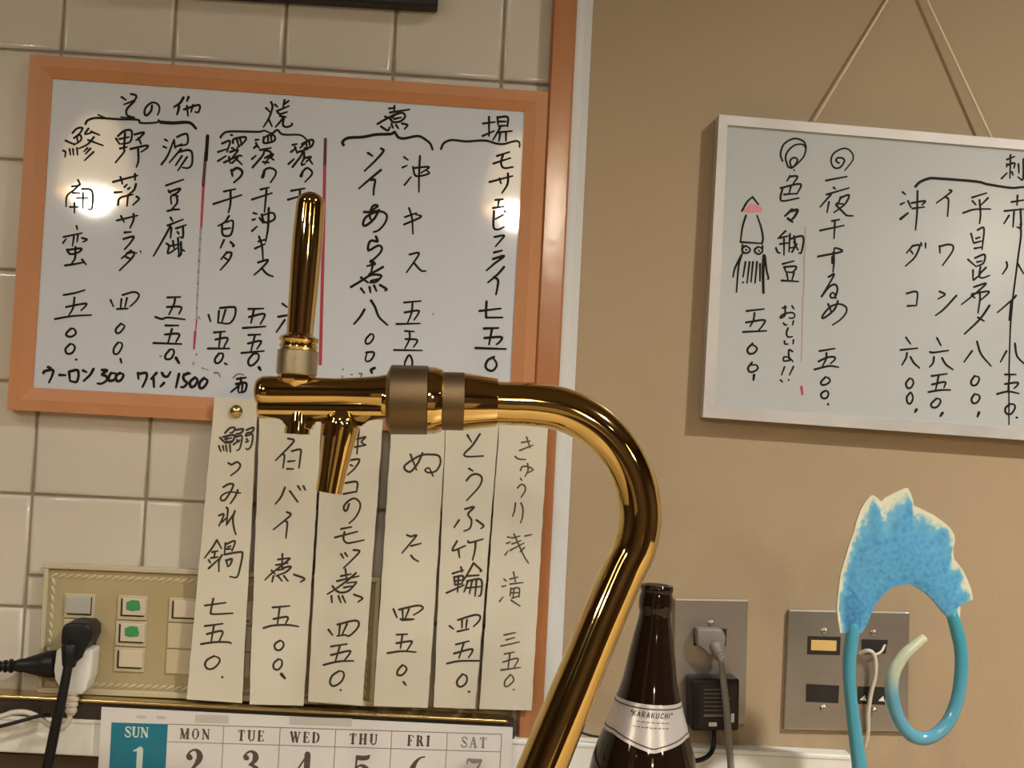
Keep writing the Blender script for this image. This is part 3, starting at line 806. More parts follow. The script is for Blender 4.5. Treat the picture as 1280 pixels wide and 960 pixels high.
for i, (pg, dep, lab) in enumerate(SL):
    tl, tr, _, br, bl = pg
    def on(x, y, e=0.0, dep=dep, i=i):
        p = wp(x, y, dep); p.y -= wave(p.x, p.z, i) + e
        return p
    sl = thing('menu_slip', wp((bl[0]+br[0])/2, br[1], 0), lab, 'paper slip', 'handwritten menu slips pinned below the wood-framed board')
    bm = bmesh.new(); nu, nv = 5, 30; G = {}
    for v in range(nv+1):
        for u in range(nu+1):
            a = lerp(tl, bl, v/nv); b = lerp(tr, br, v/nv); x, y = lerp(a, b, u/nu)
            jx = random.uniform(-.4, .4) if u in (0, nu) else 0
            G[u, v, 0] = bm.verts.new(on(x+jx, y, 0)); G[u, v, 1] = bm.verts.new(on(x+jx, y, -.00022))
    for v in range(nv):
        for u in range(nu):
            bm.faces.new((G[u, v, 0], G[u, v+1, 0], G[u+1, v+1, 0], G[u+1, v, 0]))
            bm.faces.new((G[u, v, 1], G[u+1, v, 1], G[u+1, v+1, 1], G[u, v+1, 1]))
    for v in range(nv):
        for u in (0, nu): bm.faces.new((G[u, v, 0], G[u, v, 1], G[u, v+1, 1], G[u, v+1, 0]))
    for u in range(nu):
        for v in (0, nv): bm.faces.new((G[u, v, 0], G[u, v, 1], G[u+1, v, 1], G[u+1, v, 0]))
    finish(bm, 'paper', M['paper'], sl, True)
    writing('handwriting', [(wd, pts) for g, c, wd, pts in S2 if g == i+1], lambda x, y: on(x, y, .00018), M['inkbrown' if i == 5 else 'inkslip'], sl)
    pc = (295.5, 514) if i == 0 else lerp(lerp(tl, tr, .5), lerp(bl, br, .5), .018)
    s = ppm(*pc, dep); a = wp(*pc, dep-.006); b = wp(*pc, dep+.0042)
    lathe('pin', a, b, [(0, s*1.5), (.55, s*1.5), (.6, s*8), (.72, s*7.8), (.88, s*5), (.97, s*2.4), (1, s*.4)], M['pin'], sl, 20)

# ================================================================ SWITCH PANEL
sp = thing('switch_panel', wp(140, 866, 0), 'wide aged ivory switch panel with a rope-pattern border on the tiles', 'switch panel')
PX0, PX1 = 55, 476
def pp(x, y):                                  # panel coordinates: x along, y down (pixels), sheared like the wall
    return (x - (y-704)*.055, y + (x-55)*.042)
slab('panel_plate', [pp(PX0+6, 711), pp(PX1-6, 711), pp(PX1-6, 862), pp(PX0+6, 862)], .0005, .007, M['ivory'], sp)
for q in ([pp(PX0, 704), pp(PX1, 704), pp(PX1, 710.5), pp(PX0, 710.5)], [pp(PX0, 859), pp(PX1, 859), pp(PX1, 866), pp(PX0, 866)],
          [pp(PX0, 710.5), pp(PX0+6, 710.5), pp(PX0+6, 859), pp(PX0, 859)], [pp(PX1-6, 710.5), pp(PX1, 710.5), pp(PX1, 859), pp(PX1-6, 859)]):
    slab('panel_rim', q, 0, .010, M['ivoryedge'], sp, .0008)
# rope pattern relief
bm = bmesh.new()
def bead(x, y, ang):
    c = wp(*pp(x, y), .0072); s = ppm(x, y, .007)
    u = Vector((math.cos(ang), 0, math.sin(ang))); v = Vector((-math.sin(ang), 0, math.cos(ang)))
    top = c+Vector((0, -.0016, 0)); ring = [bm.verts.new(c+u*math.cos(a)*s*6.0+v*math.sin(a)*s*2.2) for a in [k*math.pi/4 for k in range(8)]]
    t = bm.verts.new(top)
    for k in range(8): bm.faces.new((ring[k], ring[(k+1) % 8], t))
x = PX0+14
while x < PX1-10:
    bead(x, 719, .5); bead(x, 853, .5); x += 9.5
y = 726
while y < 850:
    bead(PX0+13, y, 1.9); bead(PX1-13, y, 1.9); y += 11
o = finish(bm, 'rope_border', M['ivoryedge'], sp, True); o['kind'] = 'stuff'
def module(x0, y0, x1, y1, mt, rock='left', sticker=False, blank=False):
    slab('switch_module', rect(x0, y0, x1, y1), .005, .0085, M['ivoryedge'], sp, .0006)
    if blank: return
    g = 4
    slab('switch_gap', rect(x0+g, y0+g, x1-g, y1-g), .0075, .0088, M['dark'], sp)
    a, b = (x0+g+1.8, x1-g+1.5) if rock == 'left' else (x0+2, x1-g-1.8)
    r = slab('rocker', rect(a, y0+g-.5, b, y1-g-1.4), .0078, .0108, mt, sp, .0007, smooth=False)
    if sticker:
        xm, ym = (a+b)/2-1, (y0+y1)/2-1
        pg = [(xm-9, ym-5), (xm-2, ym-8), (xm+7, ym-7), (xm+9, ym+1), (xm+8, ym+5), (xm-3, ym+6), (xm-9, ym+4)]
        slab('sticker', pg, .0107, .0110, M['green'], r)
module(80.5, 741.5, 119, 772, M['switchgrey'], 'right')
module(79.5, 774, 118, 806, M['switch'], blank=True)
module(147.5, 744, 184.5, 774, M['switch'], sticker=True)
module(145, 776, 183.5, 807, M['switch'], sticker=True)
module(143, 809, 181, 839, M['switch'])
for dx, dy, j in ((67, 3, 0), (134, 6, 1), (201, 9, 2), (268, 12, 3)):
    module(146.5+dx-2, 744+dy, 184.5+dx-2, 774+dy, M['switch'])
    module(145+dx-2, 776+dy, 183.5+dx-2, 807+dy, M['switch'], blank=(j != 3))
    module(143+dx-2, 809+dy, 181+dx-2, 839+dy, M['switch'], blank=(j != 3))
# ================================================================ LEDGE, CABLE DUCT
def line_y(y0, sl): return lambda x: y0+sl*x
lt, lb = line_y(868.5, .0495), line_y(893.5, .0475)
XA, XB = -420, 643
lg = thing('metal_ledge', wp(150, 893, 0), 'narrow bronze metal ledge along the foot of the tiles, dark below a bright lip', 'ledge')
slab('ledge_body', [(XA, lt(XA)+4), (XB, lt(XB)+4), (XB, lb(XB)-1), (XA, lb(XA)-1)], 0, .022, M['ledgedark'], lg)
slab('ledge_lip', [(XA, lt(XA)), (XB-8, lt(XB-8)), (XB-8, lt(XB-8)+4.6), (XA, lt(XA)+4.6)], 0, .0245, M['bronze'], lg, .0012, 3)
slab('back_plate', [(476, 866+.04*420), (641, 889), (640, 902), (476, 894)], .0002, .004, M['olive'], lg)
dy0, dy1 = line_y(893.8, .0476), line_y(938.5, .0445)
cd_ = thing('cable_duct', wp(500, 960, 0), 'long white plastic cable duct running level along the wall', 'cable duct')
slab('duct_body', [(-420, dy0(-420)), (1066, dy0(1066)), (1064, dy1(1066)+6), (-422, dy1(-420))], 0, .021, M['white'], cd_, .0015)
slab('duct_lid_line', [(-420, dy0(-420)+5), (1062, dy0(1062)+5), (1062, dy0(1062)+6.2), (-420, dy0(-420)+6.2)], .02, .0213, M['calgrey'], cd_)
dpz = wp(60, 944, .012).z
struct(box('trim_3', ((XL+XP)/2, -.0062, dpz/2), (XP-XL-.02, .012, dpz), M['darkwood']))  # dark dado panel on the lower wall
# ================================================================ CALENDAR
DC = .0262
CW = [(127, 884), (641, 909.5), (632, 1160), (112, 1150)]
cal = thing('wall_calendar', wp(380, 1150, DC), 'white paper calendar page with a blue Sunday column, below the menu slips', 'calendar')
slab('calendar_sheet', CW, .0247, DC, M['calendar'], cal)
def cpx(u, v):                                 # u px right along header line, v px down, origin at top-left cell corner
    return (139.4+u*.9995-v*.052+0.0, 903+u*.0305+v*1.0)
def oncal(x, y): return wp(x, y, DC+.00015)
def cal_flat(name, poly, m, e=.0001):
    bm = bmesh.new(); bm.faces.new([bm.verts.new(wp(*p, DC+e)) for p in poly])
    me = bpy.data.meshes.new(name); bm.normal_update()
    for f in bm.faces:
        if f.normal.y > 0: f.normal_flip()
    bm.to_mesh(me); bm.free(); return link(name, me, m, cal)
cal_flat('sunday_column', [cpx(0, 0), cpx(70.5, 0), cpx(70.5, 240), cpx(0, 240)], M['calblue'])
for x0_, x1_ in ((30, 44), (55, 68)):
    cal_flat('print_mark', [cpx(x0_, -10), cpx(x1_, -9.5), cpx(x1_-2, -6), cpx(x0_+2, -6)], M['calgrey'])
cal_flat('print_block', [cpx(104, -13), cpx(146, -13), cpx(146, -3), cpx(104, -3)], M['calgrey'])  # plain grey patches on the top margin
cal_flat('print_block', [cpx(222, -14), cpx(300, -14), cpx(300, -4), cpx(222, -4)], M['calgrey'])
lines = [(1.0, [V2(*cpx(70, 0)), V2(*cpx(488, 0))]), (.9, [V2(*cpx(70, 22)), V2(*cpx(488, 22))])]
for u in (140.5, 211, 280.5, 350.5, 420, 488): lines.append((.9, [V2(*cpx(u, 0)), V2(*cpx(u, 240))]))
writing('grid_line', lines, oncal, M['calpale'], cal, False)
TH, TN = .21, .075                             # thick and thin strokes of the serif letters (in cap heights)
def serif(x, y, w_=.22): return (TN, [(x-w_/2, y), (x+w_/2, y)])
GL = {
 'S': (.62, [(TH*.55, [(.56, .80), (.50, .95), (.30, 1.0), (.10, .92), (.08, .74), (.22, .60)]), (TH, [(.18, .64), (.42, .42)]), (TH*.55, [(.42, .44), (.56, .28), (.52, .08), (.30, 0), (.10, .06), (.04, .24)])]),
 'U': (.80, [(TH, [(.18, .98), (.18, .25)]), (TN*1.5, [(.18, .25), (.26, .05), (.42, 0), (.58, .06), (.66, .28), (.66, .98)]), serif(.18, .98, .34), serif(.66, .98)]),
 'N': (.82, [(TN*1.2, [(.14, 0), (.14, .98)]), (TH, [(.14, .94), (.66, .06)]), (TN*1.2, [(.68, 0), (.68, .98)]), serif(.14, 0), serif(.68, .98), serif(.10, .98)]),
 'M': (1.0, [(TN*1.2, [(.14, 0), (.16, .98)]), (TH, [(.18, .94), (.46, .06)]), (TN*1.2, [(.46, .04), (.76, .96)]), (TH, [(.80, .96), (.80, .02)]), serif(.14, 0), serif(.80, 0, .34), serif(.12, .98), serif(.82, .98)]),
 'O': (.80, [(TH*.8, [(.14, .75), (.10, .5), (.14, .25)]), (TH*.8, [(.62, .75), (.66, .5), (.62, .25)]), (TN*1.3, [(.14, .75), (.24, .95), (.38, 1.0), (.52, .95), (.62, .75)]), (TN*1.3, [(.14, .25), (.24, .05), (.38, 0), (.52, .05), (.62, .25)])]),
 'T': (.76, [(TH, [(.36, .98), (.36, .02)]), (TN, [(.06, .98), (.66, .98)]), (TN, [(.06, .98), (.06, .78)]), (TN, [(.66, .98), (.66, .78)]), serif(.36, 0, .34)]),
 'E': (.70, [(TH, [(.18, .98), (.18, .02)]), (TN, [(.06, .98), (.58, .98), (.58, .80)]), (TN, [(.18, .5), (.44, .5)]), (TN, [(.44, .6), (.44, .4)]), (TN, [(.06, 0), (.60, 0), (.60, .2)])]),
 'W': (1.08, [(TH, [(.10, .98), (.34, .02)]), (TN*1.2, [(.34, .02), (.52, .90)]), (TH, [(.50, .96), (.72, .02)]), (TN*1.2, [(.72, .02), (.94, .98)]), serif(.10, .98), serif(.52, .98), serif(.94, .98)]),
 'D': (.82, [(TH, [(.18, .98), (.18, .02)]), (TN, [(.06, .98), (.40, .98), (.56, .88)]), (TN, [(.06, 0), (.40, 0), (.56, .1)]), (TH*.85, [(.58, .86), (.68, .5), (.58, .14)])]),
 'H': (.86, [(TH, [(.18, .98), (.18, .02)]), (TH, [(.64, .98), (.64, .02)]), (TN, [(.18, .5), (.64, .5)]), serif(.18, .98, .32), serif(.18, 0, .32), serif(.64, .98, .32), serif(.64, 0, .32)]),
 'F': (.68, [(TH, [(.18, .98), (.18, .02)]), (TN, [(.06, .98), (.56, .98), (.56, .78)]), (TN, [(.18, .5), (.42, .5)]), (TN, [(.42, .6), (.42, .4)]), serif(.18, 0, .34)]),
 'R': (.82, [(TH, [(.18, .98), (.18, .02)]), (TN, [(.06, .98), (.40, .98)]), (TH*.8, [(.46, .94), (.54, .76), (.46, .56)]), (TN, [(.18, .5), (.42, .5)]), (TH, [(.44, .48), (.62, .04)]), serif(.18, 0, .32), serif(.66, 0, .2)]),
 'I': (.36, [(TH, [(.18, .98), (.18, .02)]), serif(.18, .98, .34), serif(.18, 0, .34)]),
 'A': (.80, [(TN*1.2, [(.10, 0), (.36, .98)]), (TH, [(.38, .96), (.62, .02)]), (TN, [(.18, .34), (.52, .34)]), serif(.10, 0), serif(.62, 0, .3)]),
 '1': (.5, [('v', [(.10, .90, .05), (.20, .93, .08), (.30, .98, .12)]), ('v', [(.32, .95, .21), (.32, .5, .21), (.32, .02, .21)]), (.07, [(.1, 0), (.54, 0)])]),
 '2': (.66, [('v', [(.16, .72, .20), (.12, .76, .20), (.10, .84, .09), (.18, .95, .07), (.32, 1.0, .08), (.44, .93, .17), (.50, .78, .22), (.46, .62, .20), (.34, .44, .12), (.18, .24, .09), (.08, .08, .10)]), ('v', [(.08, .06, .12), (.30, .07, .16), (.50, .04, .14), (.60, .20, .05)])]),
 '3': (.66, [('v', [(.17, .77, .18), (.13, .80, .18), (.12, .88, .08), (.22, .98, .07), (.34, 1.0, .09), (.45, .92, .17), (.48, .78, .21), (.42, .64, .14), (.28, .54, .07)]), ('v', [(.28, .54, .07), (.42, .50, .12), (.53, .38, .20), (.54, .22, .22), (.46, .07, .15), (.30, 0, .07), (.14, .06, .08), (.12, .16, .17)])]),
 '4': (.68, [(.19, [(.44, .96), (.44, .0)]), ('v', [(.46, 1.0, .06), (.25, .64, .06), (.03, .27, .06)]), (.07, [(.03, .27), (.64, .27)]), (.06, [(.28, 0), (.60, 0)])]),
 '5': (.64, [('v', [(.16, .90, .17), (.36, .89, .17), (.50, .92, .15), (.56, 1.0, .04)]), (.06, [(.13, .96), (.11, .50)]), ('v', [(.12, .52, .06), (.22, .62, .07), (.36, .62, .12), (.48, .50, .20), (.52, .32, .23), (.46, .12, .17), (.30, 0, .07), (.14, .06, .09), (.12, .17, .17)])]),
 '6': (.66, [('v', [(.56, 1.0, .05), (.40, .95, .07), (.26, .80, .13), (.16, .58, .20), (.12, .34, .22), (.18, .12, .17), (.32, 0, .08), (.46, .08, .14), (.52, .28, .20), (.48, .46, .15), (.36, .56, .07), (.20, .48, .06)])]),
 '7': (.60, [('v', [(.08, .80, .05), (.10, .95, .08), (.30, .90, .17), (.54, .93, .12)]), ('v', [(.56, .92, .07), (.44, .66, .08), (.32, .42, .17), (.28, .20, .21), (.28, .05, .21)])]),
}
def text(s, u0, v0, h, mt, track=.10, name='lettering', mp=cpx, place=oncal, parent=None, sx=1.0):
    st = []; u = u0
    for ch in s:
        wd, strokes = GL[ch]
        for t, pts in strokes:
            if t == 'v': st.append((0, [V2(*mp(u+px*h*sx, v0+(1-py)*h), w_*h) for px, py, w_ in pts]))
            else: st.append((t*h, [V2(*mp(u+px*h*sx, v0+(1-py)*h)) for px, py in pts]))
        u += (wd+track)*h*sx
    return writing(name, st, place, mt, parent or cal, False)
names = ['SUN', 'MON', 'TUE', 'WED', 'THU', 'FRI', 'SAT']
ustart = [17.5, 86, 158.5, 224, 298, 370.5, 438]
for k in range(7):
    mt = M['callight'] if k == 0 else (M['calpale'] if k == 6 else M['calink'])
    text(names[k], ustart[k], 5, 12.3, mt, track=.22 if k else .08, name='day_name')
    uu = [26, 94.5, 165, 231, 304, 373, 444][k]
    text(str(k+1), uu, 31, 36, mt, name='date_number', sx=1.0)

# ================================================================ BEER TAP
DT = .28
def T(x, y, e=0): return wp(x, y, DT+e)
TS = ppm(500, 500, DT)
tap = thing('beer_tap', T(560, 1250), 'polished brass beer tap with an upright handle on a curved pipe', 'beer tap')
def px_lathe(name, a, b, prof, m, parent=tap, n=40):
    """prof (pixels along the axis measured from a towards b, pixel radius)"""
    pa, pb = T(*a), T(*b); L = math.hypot(b[0]-a[0], b[1]-a[1])
    return lathe(name, pa, pb, [(t/L, r*TS) for t, r in prof], m, parent, n)
# handle
px_lathe('handle', (389.3, 239.5), (374.6, 421), [(0, .5), (1.2, 6), (4, 11.5), (8, 15.4), (13, 17.3), (18, 17.8), (60, 19), (110, 18.3), (182, 16.6)], M['brass'], n=48)
px_lathe('handle_collar', (374.8, 417), (372.6, 440), [(0, 16.8), (3, 19), (5, 24), (8, 25.2), (11, 23.5), (12.5, 22), (14.5, 23.5), (17, 24.3), (20, 22), (23, 20)], M['brass'], n=48)
px_lathe('knurled_ring', (372.8, 437.5), (370.6, 469), [(0, 23), (1.2, 25.4), (30, 25.4), (31.2, 23)], M['brassgrey'], n=64)
px_lathe('handle_seat', (370.8, 467), (370.0, 492), [(0, 23.5), (6, 23.5), (18, 17.5), (25, 11)], M['brass'], n=8)
# valve body: a main barrel with a lower moulding
px_lathe('valve_body', (318, 489), (486, 491), [(0, 8), (1.5, 13), (5, 17.2), (11, 19.2), (20, 19.6), (60, 18.6), (100, 17.6), (135, 19.6), (156, 21.5), (163, 23), (168, 23)], M['brass'], n=56)
bm = bmesh.new()
low = [(322, 497), (404, 500), (484, 498), (484, 523), (466, 523.6), (460, 525), (455, 528), (451.5, 533), (404, 533), (403.5, 529), (402, 526.5), (397, 525.8), (392.5, 527), (390, 530), (389, 537), (357, 534), (356.2, 529), (353.5, 525), (349.5, 522.5), (344, 521.2), (323.5, 520), (321, 510)]
hw = 11*TS
fr = [T(x, y, hw) for x, y in low]; bk = [T(x, y, -hw) for x, y in low]
bk = [Vector((f.x, b.y, f.z)) for f, b in zip(fr, bk)]
prism(bm, fr, bk)
geom = [e for e in bm.edges if abs(e.verts[0].co.y-e.verts[1].co.y) < 1e-6]
bmesh.ops.bevel(bm, geom=geom, offset=1.2*TS, segments=2, affect='EDGES', profile=.5, clamp_overlap=True)
finish(bm, 'body_moulding', M['brass'], tap, True)
px_lathe('body_bead', (322, 508.5), (484, 510.5), [(0, 11), (2, 14.4), (160, 14.4), (162, 12)], M['brass'], n=48)
px_lathe('nozzle', (373.5, 515), (371.5, 543), [(0, 13), (10, 14.5), (22, 16.0), (27.5, 16.3), (28, 12), (20, 11)], M['brass'], n=36)
px_lathe('spout', (432, 498), (411, 616), [(0, 1), (6, 7), (24, 21), (30, 23.3), (36, 23.4), (60, 20.5), (90, 17.6), (119, 16.3), (119.8, 13.5), (100, 13)], M['brass'], n=48)
# coupling
px_lathe('body_neck', (478, 498.5), (494, 499.3), [(0, 22.5), (3, 24), (16, 24)], M['brass'])
px_lathe('knurled_nut', (483, 499.4), (536, 500.2), [(0, 30), (.5, 33), (5.5, 43.2), (7, 43.6), (51, 43.2), (52, 42)], M['brassmatte'], n=10)
px_lathe('nut_ring', (534.5, 500.4), (554, 500.9), [(0, 38), (.5, 42.6), (9, 42.4), (18, 39.3), (19.4, 37)], M['brass'], n=56)
px_lathe('plain_collar', (552, 501.2), (580, 501.8), [(0, 36.7), (27.5, 36.6), (28, 36)], M['brassmatte'])
px_lathe('tapered_collar', (579, 501.8), (621.5, 503.2), [(0, 36.4), (40.5, 30.6), (42, 30.2), (42.5, 28)], M['brass'], n=56)
pipe = [(616, 503.6), (640, 504.6), (665, 505.6), (700, 511), (731, 524), (757, 543), (777, 567), (791, 595), (798.5, 625), (799.5, 655), (792.5, 686), (778, 716), (756, 767), (733, 823.5), (706, 890), (678.5, 958), (646, 1040), (600, 1155)]
tube('pipe', [T(x, y, 0 if y < 700 else (y-700)*.00006) for x, y in pipe], [27.6*TS]*14+[28.8*TS, 29.6*TS, 30.5*TS, 31*TS], M['brass'], tap, 48, 8)
ctop_z = .99
pb_ = T(600, 1155, .027)
lathe('tap_base', Vector((pb_.x, pb_.y, ctop_z)), pb_+Vector((0, 0, .01)), [(0, .045), (.08, .045), (.12, .038), (.3, .034), (1, .030)], M['brass'], tap, 48)
tap.location = tap.location  # origin left at the foot of the tap
# ================================================================ BEER BOTTLE
DBT = .17
bt = .001
BS = ppm(808, 850, DBT)
top = wp(821.5, 731, DBT); bot = wp(804.2, 960, DBT); axis = (bot-top); Lp = math.hypot(804.2-821.5, 229)
def tilt_pt(t): return top + axis*(t/Lp)
tb = (ctop_z-top.z)/(axis.z/Lp)                # pixel length down to the counter
bott = thing('beer_bottle', tilt_pt(tb), 'dark brown glass beer bottle with a silver neck label, behind the tap pipe', 'bottle')
rp = [(0, 16), (0, 19), (2, 20.4), (6, 20.6), (8.5, 19.4), (11, 19.6), (16, 21), (26, 21.3), (31, 20.6), (34, 19.3), (45, 20.5), (62, 24), (80, 27.3), (100, 30.6), (118, 33.4), (138, 38.6), (155, 43.3), (168, 47.8), (182, 52.3), (196, 57.3), (212, 62.3), (229, 65.8), (248, 68), (275, 69), (tb-12, 69), (tb-3, 67), (tb, 62)]
lathe('glass_body', top, tilt_pt(tb), [(t/tb, r*BS) for t, r in rp], M['glass'], bott, 64)
lathe('bottle_mouth', tilt_pt(-.4), tilt_pt(1), [(0, 14.5*BS), (1, 15*BS)], M['dark'], bott, 32)
def rad_at(t):
    for (a, ra), (b, rb) in zip(rp[1:], rp[2:]):
        if a <= t <= b and b > a: return ra+(rb-ra)*(t-a)/(b-a)
    return 60
au = (CR - axis.normalized()*CR.dot(axis.normalized())).normalized()
av = au.cross(axis.normalized());
if av.y > 0: av = -av                          # towards the room
def onbottle(th, t, e):                        # th angle from the front, t pixels down from the mouth
    r = (rad_at(t))*BS + e
    return tilt_pt(t) + au*math.sin(th)*r + av*math.cos(th)*r
TH0 = .04
def lab_top(th): return 141.0 + 1.0*math.cos(th)
def lab_bot(th): return 196.5 - 14*min(1, abs(th-TH0)/1.0)**1.0
def band(name, f0, f1, e, m, n=60, th1=2.1):
    bm = bmesh.new(); rows = 8; G = []
    for i in range(n+1):
        th = -th1+2*th1*i/n
        G.append([bm.verts.new(onbottle(th, f0(th)+(f1(th)-f0(th))*j/rows, e)) for j in range(rows+1)])
    for i in range(n):
        for j in range(rows): bm.faces.new((G[i][j], G[i+1][j], G[i+1][j+1], G[i][j+1]))
    return finish(bm, name, m, bott, True)
lb_ = band('neck_label', lab_top, lab_bot, .0003, M['label'])
band('label_line', lambda t: lab_top(t)+4.2, lambda t: lab_top(t)+5.8, .0005, M['labelink'])
band('label_line', lambda t: lab_bot(t)-5.6, lambda t: lab_bot(t)-4.0, .0005, M['labelink'])
def lab_place(x, y):                           # x, y in pixels measured on the label
    t = 150+y; r = rad_at(t); return onbottle(TH0+x/r, t, .0006)
SANS = {'K': [[(0, 0), (0, 1)], [(.55, 0), (0, .55)], [(.15, .42), (.6, 1)]], 'A': [[(0, 1), (.3, 0), (.6, 1)], [(.12, .65), (.48, .65)]],
        'R': [[(0, 1), (0, 0), (.45, .02), (.5, .27), (.4, .5), (0, .52)], [(.22, .52), (.58, 1)]], 'U': [[(0, 0), (.02, .85), (.28, 1), (.52, .85), (.55, 0)]],
        'C': [[(.55, .15), (.3, 0), (.02, .3), (.02, .7), (.3, 1), (.55, .85)]], 'H': [[(0, 0), (0, 1)], [(.5, 0), (.5, 1)], [(0, .5), (.5, .5)]], 'I': [[(0, 0), (0, 1)]], '"': [[(.05, 0), (0, .3)], [(.25, 0), (.2, .3)]]}
st = []; x = -27.0
for ch in '"KARAKUCHI"':
    for s_ in SANS[ch]: st.append((.95, [V2(x+px*5.4-py*1.0, 1+py*5.6) for px, py in s_]))
    x += 3 if ch in 'I"' else 5.6
writing('label_lettering', st, lab_place, M['labelink'], bott, False)
st = [(.7, [V2(-20+k*6, 12), V2(-16.5+k*6, 12)]) for k in range(7)] + [(.8, [V2(-24+k*5, 18), V2(-21+k*5, 18)]) for k in range(9)]
writing('label_fine_print', st, lab_place, M['labelink'], bott, False)

# ================================================================ WALL OUTLETS
ou = thing('wall_outlet', wp(888, 907, 0), 'narrow stainless steel outlet plate with one grey plug and a black adapter', 'outlet')
PL = [(843, 748.5), (935.5, 750), (932, 907), (841, 905)]
slab('outlet_plate', PL, 0, .0045, M['steel'], ou, .0012, 2)
slab('plate_edge', [(844, 748.6), (934.5, 750), (934.5, 751.8), (844, 750.4)], .003, .0047, M['steeledge'], ou)  # pale strip painted along the top edge as its highlight
def screw(x, y, parent, d=.0045, r=4.2):
    s = ppm(x, y, d)
    lathe('screw', wp(x, y, d), wp(x, y, d+.0013), [(0, s*r), (.5, s*r*.95), (.9, s*r*.6), (1, s*.3)], M['screw'], parent, 18)
screw(888, 779, ou)
slab('socket', [(867.5, 785), (908.5, 786), (907.5, 808), (867, 807)], .003, .0049, M['dark'], ou)
# grey angled plug with its cord
gp = thing('grey_plug', wp(888, 830, .005), 'grey rubber plug with a grey cord, in the upper socket of the narrow plate', 'plug')
bm = bmesh.new()
f = [wp(x, y, .018) for x, y in [(871, 785.5), (903, 786.5), (908, 797), (905.5, 815), (897, 823), (888, 818), (872, 808)]]
prism(bm, f, [Vector((p.x, -.005, p.z)) for p in f]); finish(bm, 'plug_body', M['greyplug'], gp, True, .0022, 3)
tube('strain_relief', [wp(893, 806, .016), wp(900, 823, .018)], [.0058, .0038], M['greyplug'], gp, 16)
for k in range(3):
    a = wp(898.0+k*1.4, 814+k*3.4, .017); b = wp(898.6+k*1.4, 815.6+k*3.4, .0172)
    lathe('ridge', a, b, [(0, .0052-k*.0004), (1, .0052-k*.0004)], M['greyplug'], gp, 16)
tube('cord', [wp(900.5, 822, .018), wp(903.5, 845, .036), wp(908, 885, .045), wp(911, 925, .047), wp(914, 965, .047), wp(917, 1040, .042), Vector((wp(918, 1100, .05).x, -.050, 1.02)), Vector((wp(918, 1100, .05).x+.02, -.075, ctop_z+.0035)), Vector((wp(918, 1100, .05).x+.12, -.085, ctop_z+.0035))], [.0026, .0029]+[.0031]*7, M['greyplug'], gp, 12)
# black adapter
ad = thing('power_adapter', wp(895, 916, .0045), 'square black power adapter plugged in below the grey plug', 'power adapter')
slab('adapter_body', [(864, 849), (925, 848.5), (924, 914), (864.5, 914)], .0046, .030, M['black'], ad, .0028, 3, True)
slab('adapter_face', [(874, 856), (921, 856), (920, 908), (874.5, 908)], .029, .0303, M['dark'], ad)
st = [(.8, [V2(880, 862+5.2*k), V2(880+[30, 24, 33, 22, 28][k % 5], 862+5.2*k)]) for k in range(7)]
writing('printed_text', st, lambda x, y: wp(x, y, .0305), M['greyplug'], ad, False)
writing('printed_text', [(1, [V2(880, 895), V2(904, 895)])], lambda x, y: wp(x, y, .0305), M['steel'], ad, False)
slab('sticker', [(886, 903), (896, 903), (896, 908), (886, 908)], .0303, .0306, M['white'], ad)
slab('sticker', [(914, 892), (918, 892), (917.5, 903), (914, 903)], .0303, .0306, M['white'], ad)
tube('cord', [wp(893, 905, .018), wp(892, 930, .021), wp(888, 942, .026), wp(878, 949, .03), wp(866, 951, .032), wp(845, 949, .034)], .0022, M['black'], ad, 10)
# double plate
dpv = thing('double_wall_outlet', wp(1060, 914, 0), 'wide stainless steel two-gang outlet plate behind the blue ornament', 'outlet')
PL2 = [(986, 762), (1137.5, 765), (1135, 915), (979.5, 912)]
slab('outlet_plate', PL2, 0, .0045, M['steel'], dpv, .0012, 2)
slab('plate_edge', [(987.5, 762.1), (1132, 765), (1132, 767), (987.5, 764.2)], .003, .0048, M['steeledge'], dpv)  # painted highlight of the wide plate's top edge
slab('socket', [(1009.5, 795), (1051, 796), (1050, 819), (1009, 818)], .003, .0049, M['dark'], dpv, .0003)
slab('socket_face', [(1014, 800), (1046, 801), (1045.5, 814), (1013.7, 813)], .004, .0056, M['yellow'], dpv, .0004)['label'] = 'yellowed socket face'
slab('socket', [(1077, 799), (1110, 800), (1107, 817), (1077, 818)], .003, .0049, M['dark'], dpv)
slab('socket', [(1008, 855), (1049, 857), (1048, 879), (1007.5, 877)], .003, .0049, M['dark'], dpv)
slab('socket', [(1072, 858), (1107, 859), (1106, 881), (1072, 880)], .003, .0049, M['dark'], dpv)
for x_, y_ in ((1076, 873), (1099, 874)):
    slab('contact', [(x_-1, y_+2), (x_+5, y_-4), (x_+7, y_+3)], .0045, .0055, M['white'], dpv)
for x_, y_ in ((1029.5, 788.5), (1091, 791), (1028, 884.5), (1091, 888)): screw(x_, y_, dpv)
wc = thing('white_cable', wp(1082, 935, .004), 'thin white cable coming out of the upper right socket of the wide plate', 'cable')
tube('cord', [wp(1106, 806, .004), wp(1101, 815, .008), wp(1090, 820, .010), wp(1083, 815, .012), wp(1078, 814.5, .014), wp(1086, 813, .016)][:3], .0012, M['whitecable'], wc, 8)
tube('cord', [wp(1074, 817, .006), wp(1084, 813.5, .012), wp(1091, 816, .013), wp(1094.5, 826, .013), wp(1094, 845, .012), wp(1089, 866, .011), wp(1085.5, 890, .010), wp(1085, 915, .008), wp(1081, 934, .004)], .0019, M['whitecable'], wc, 10)
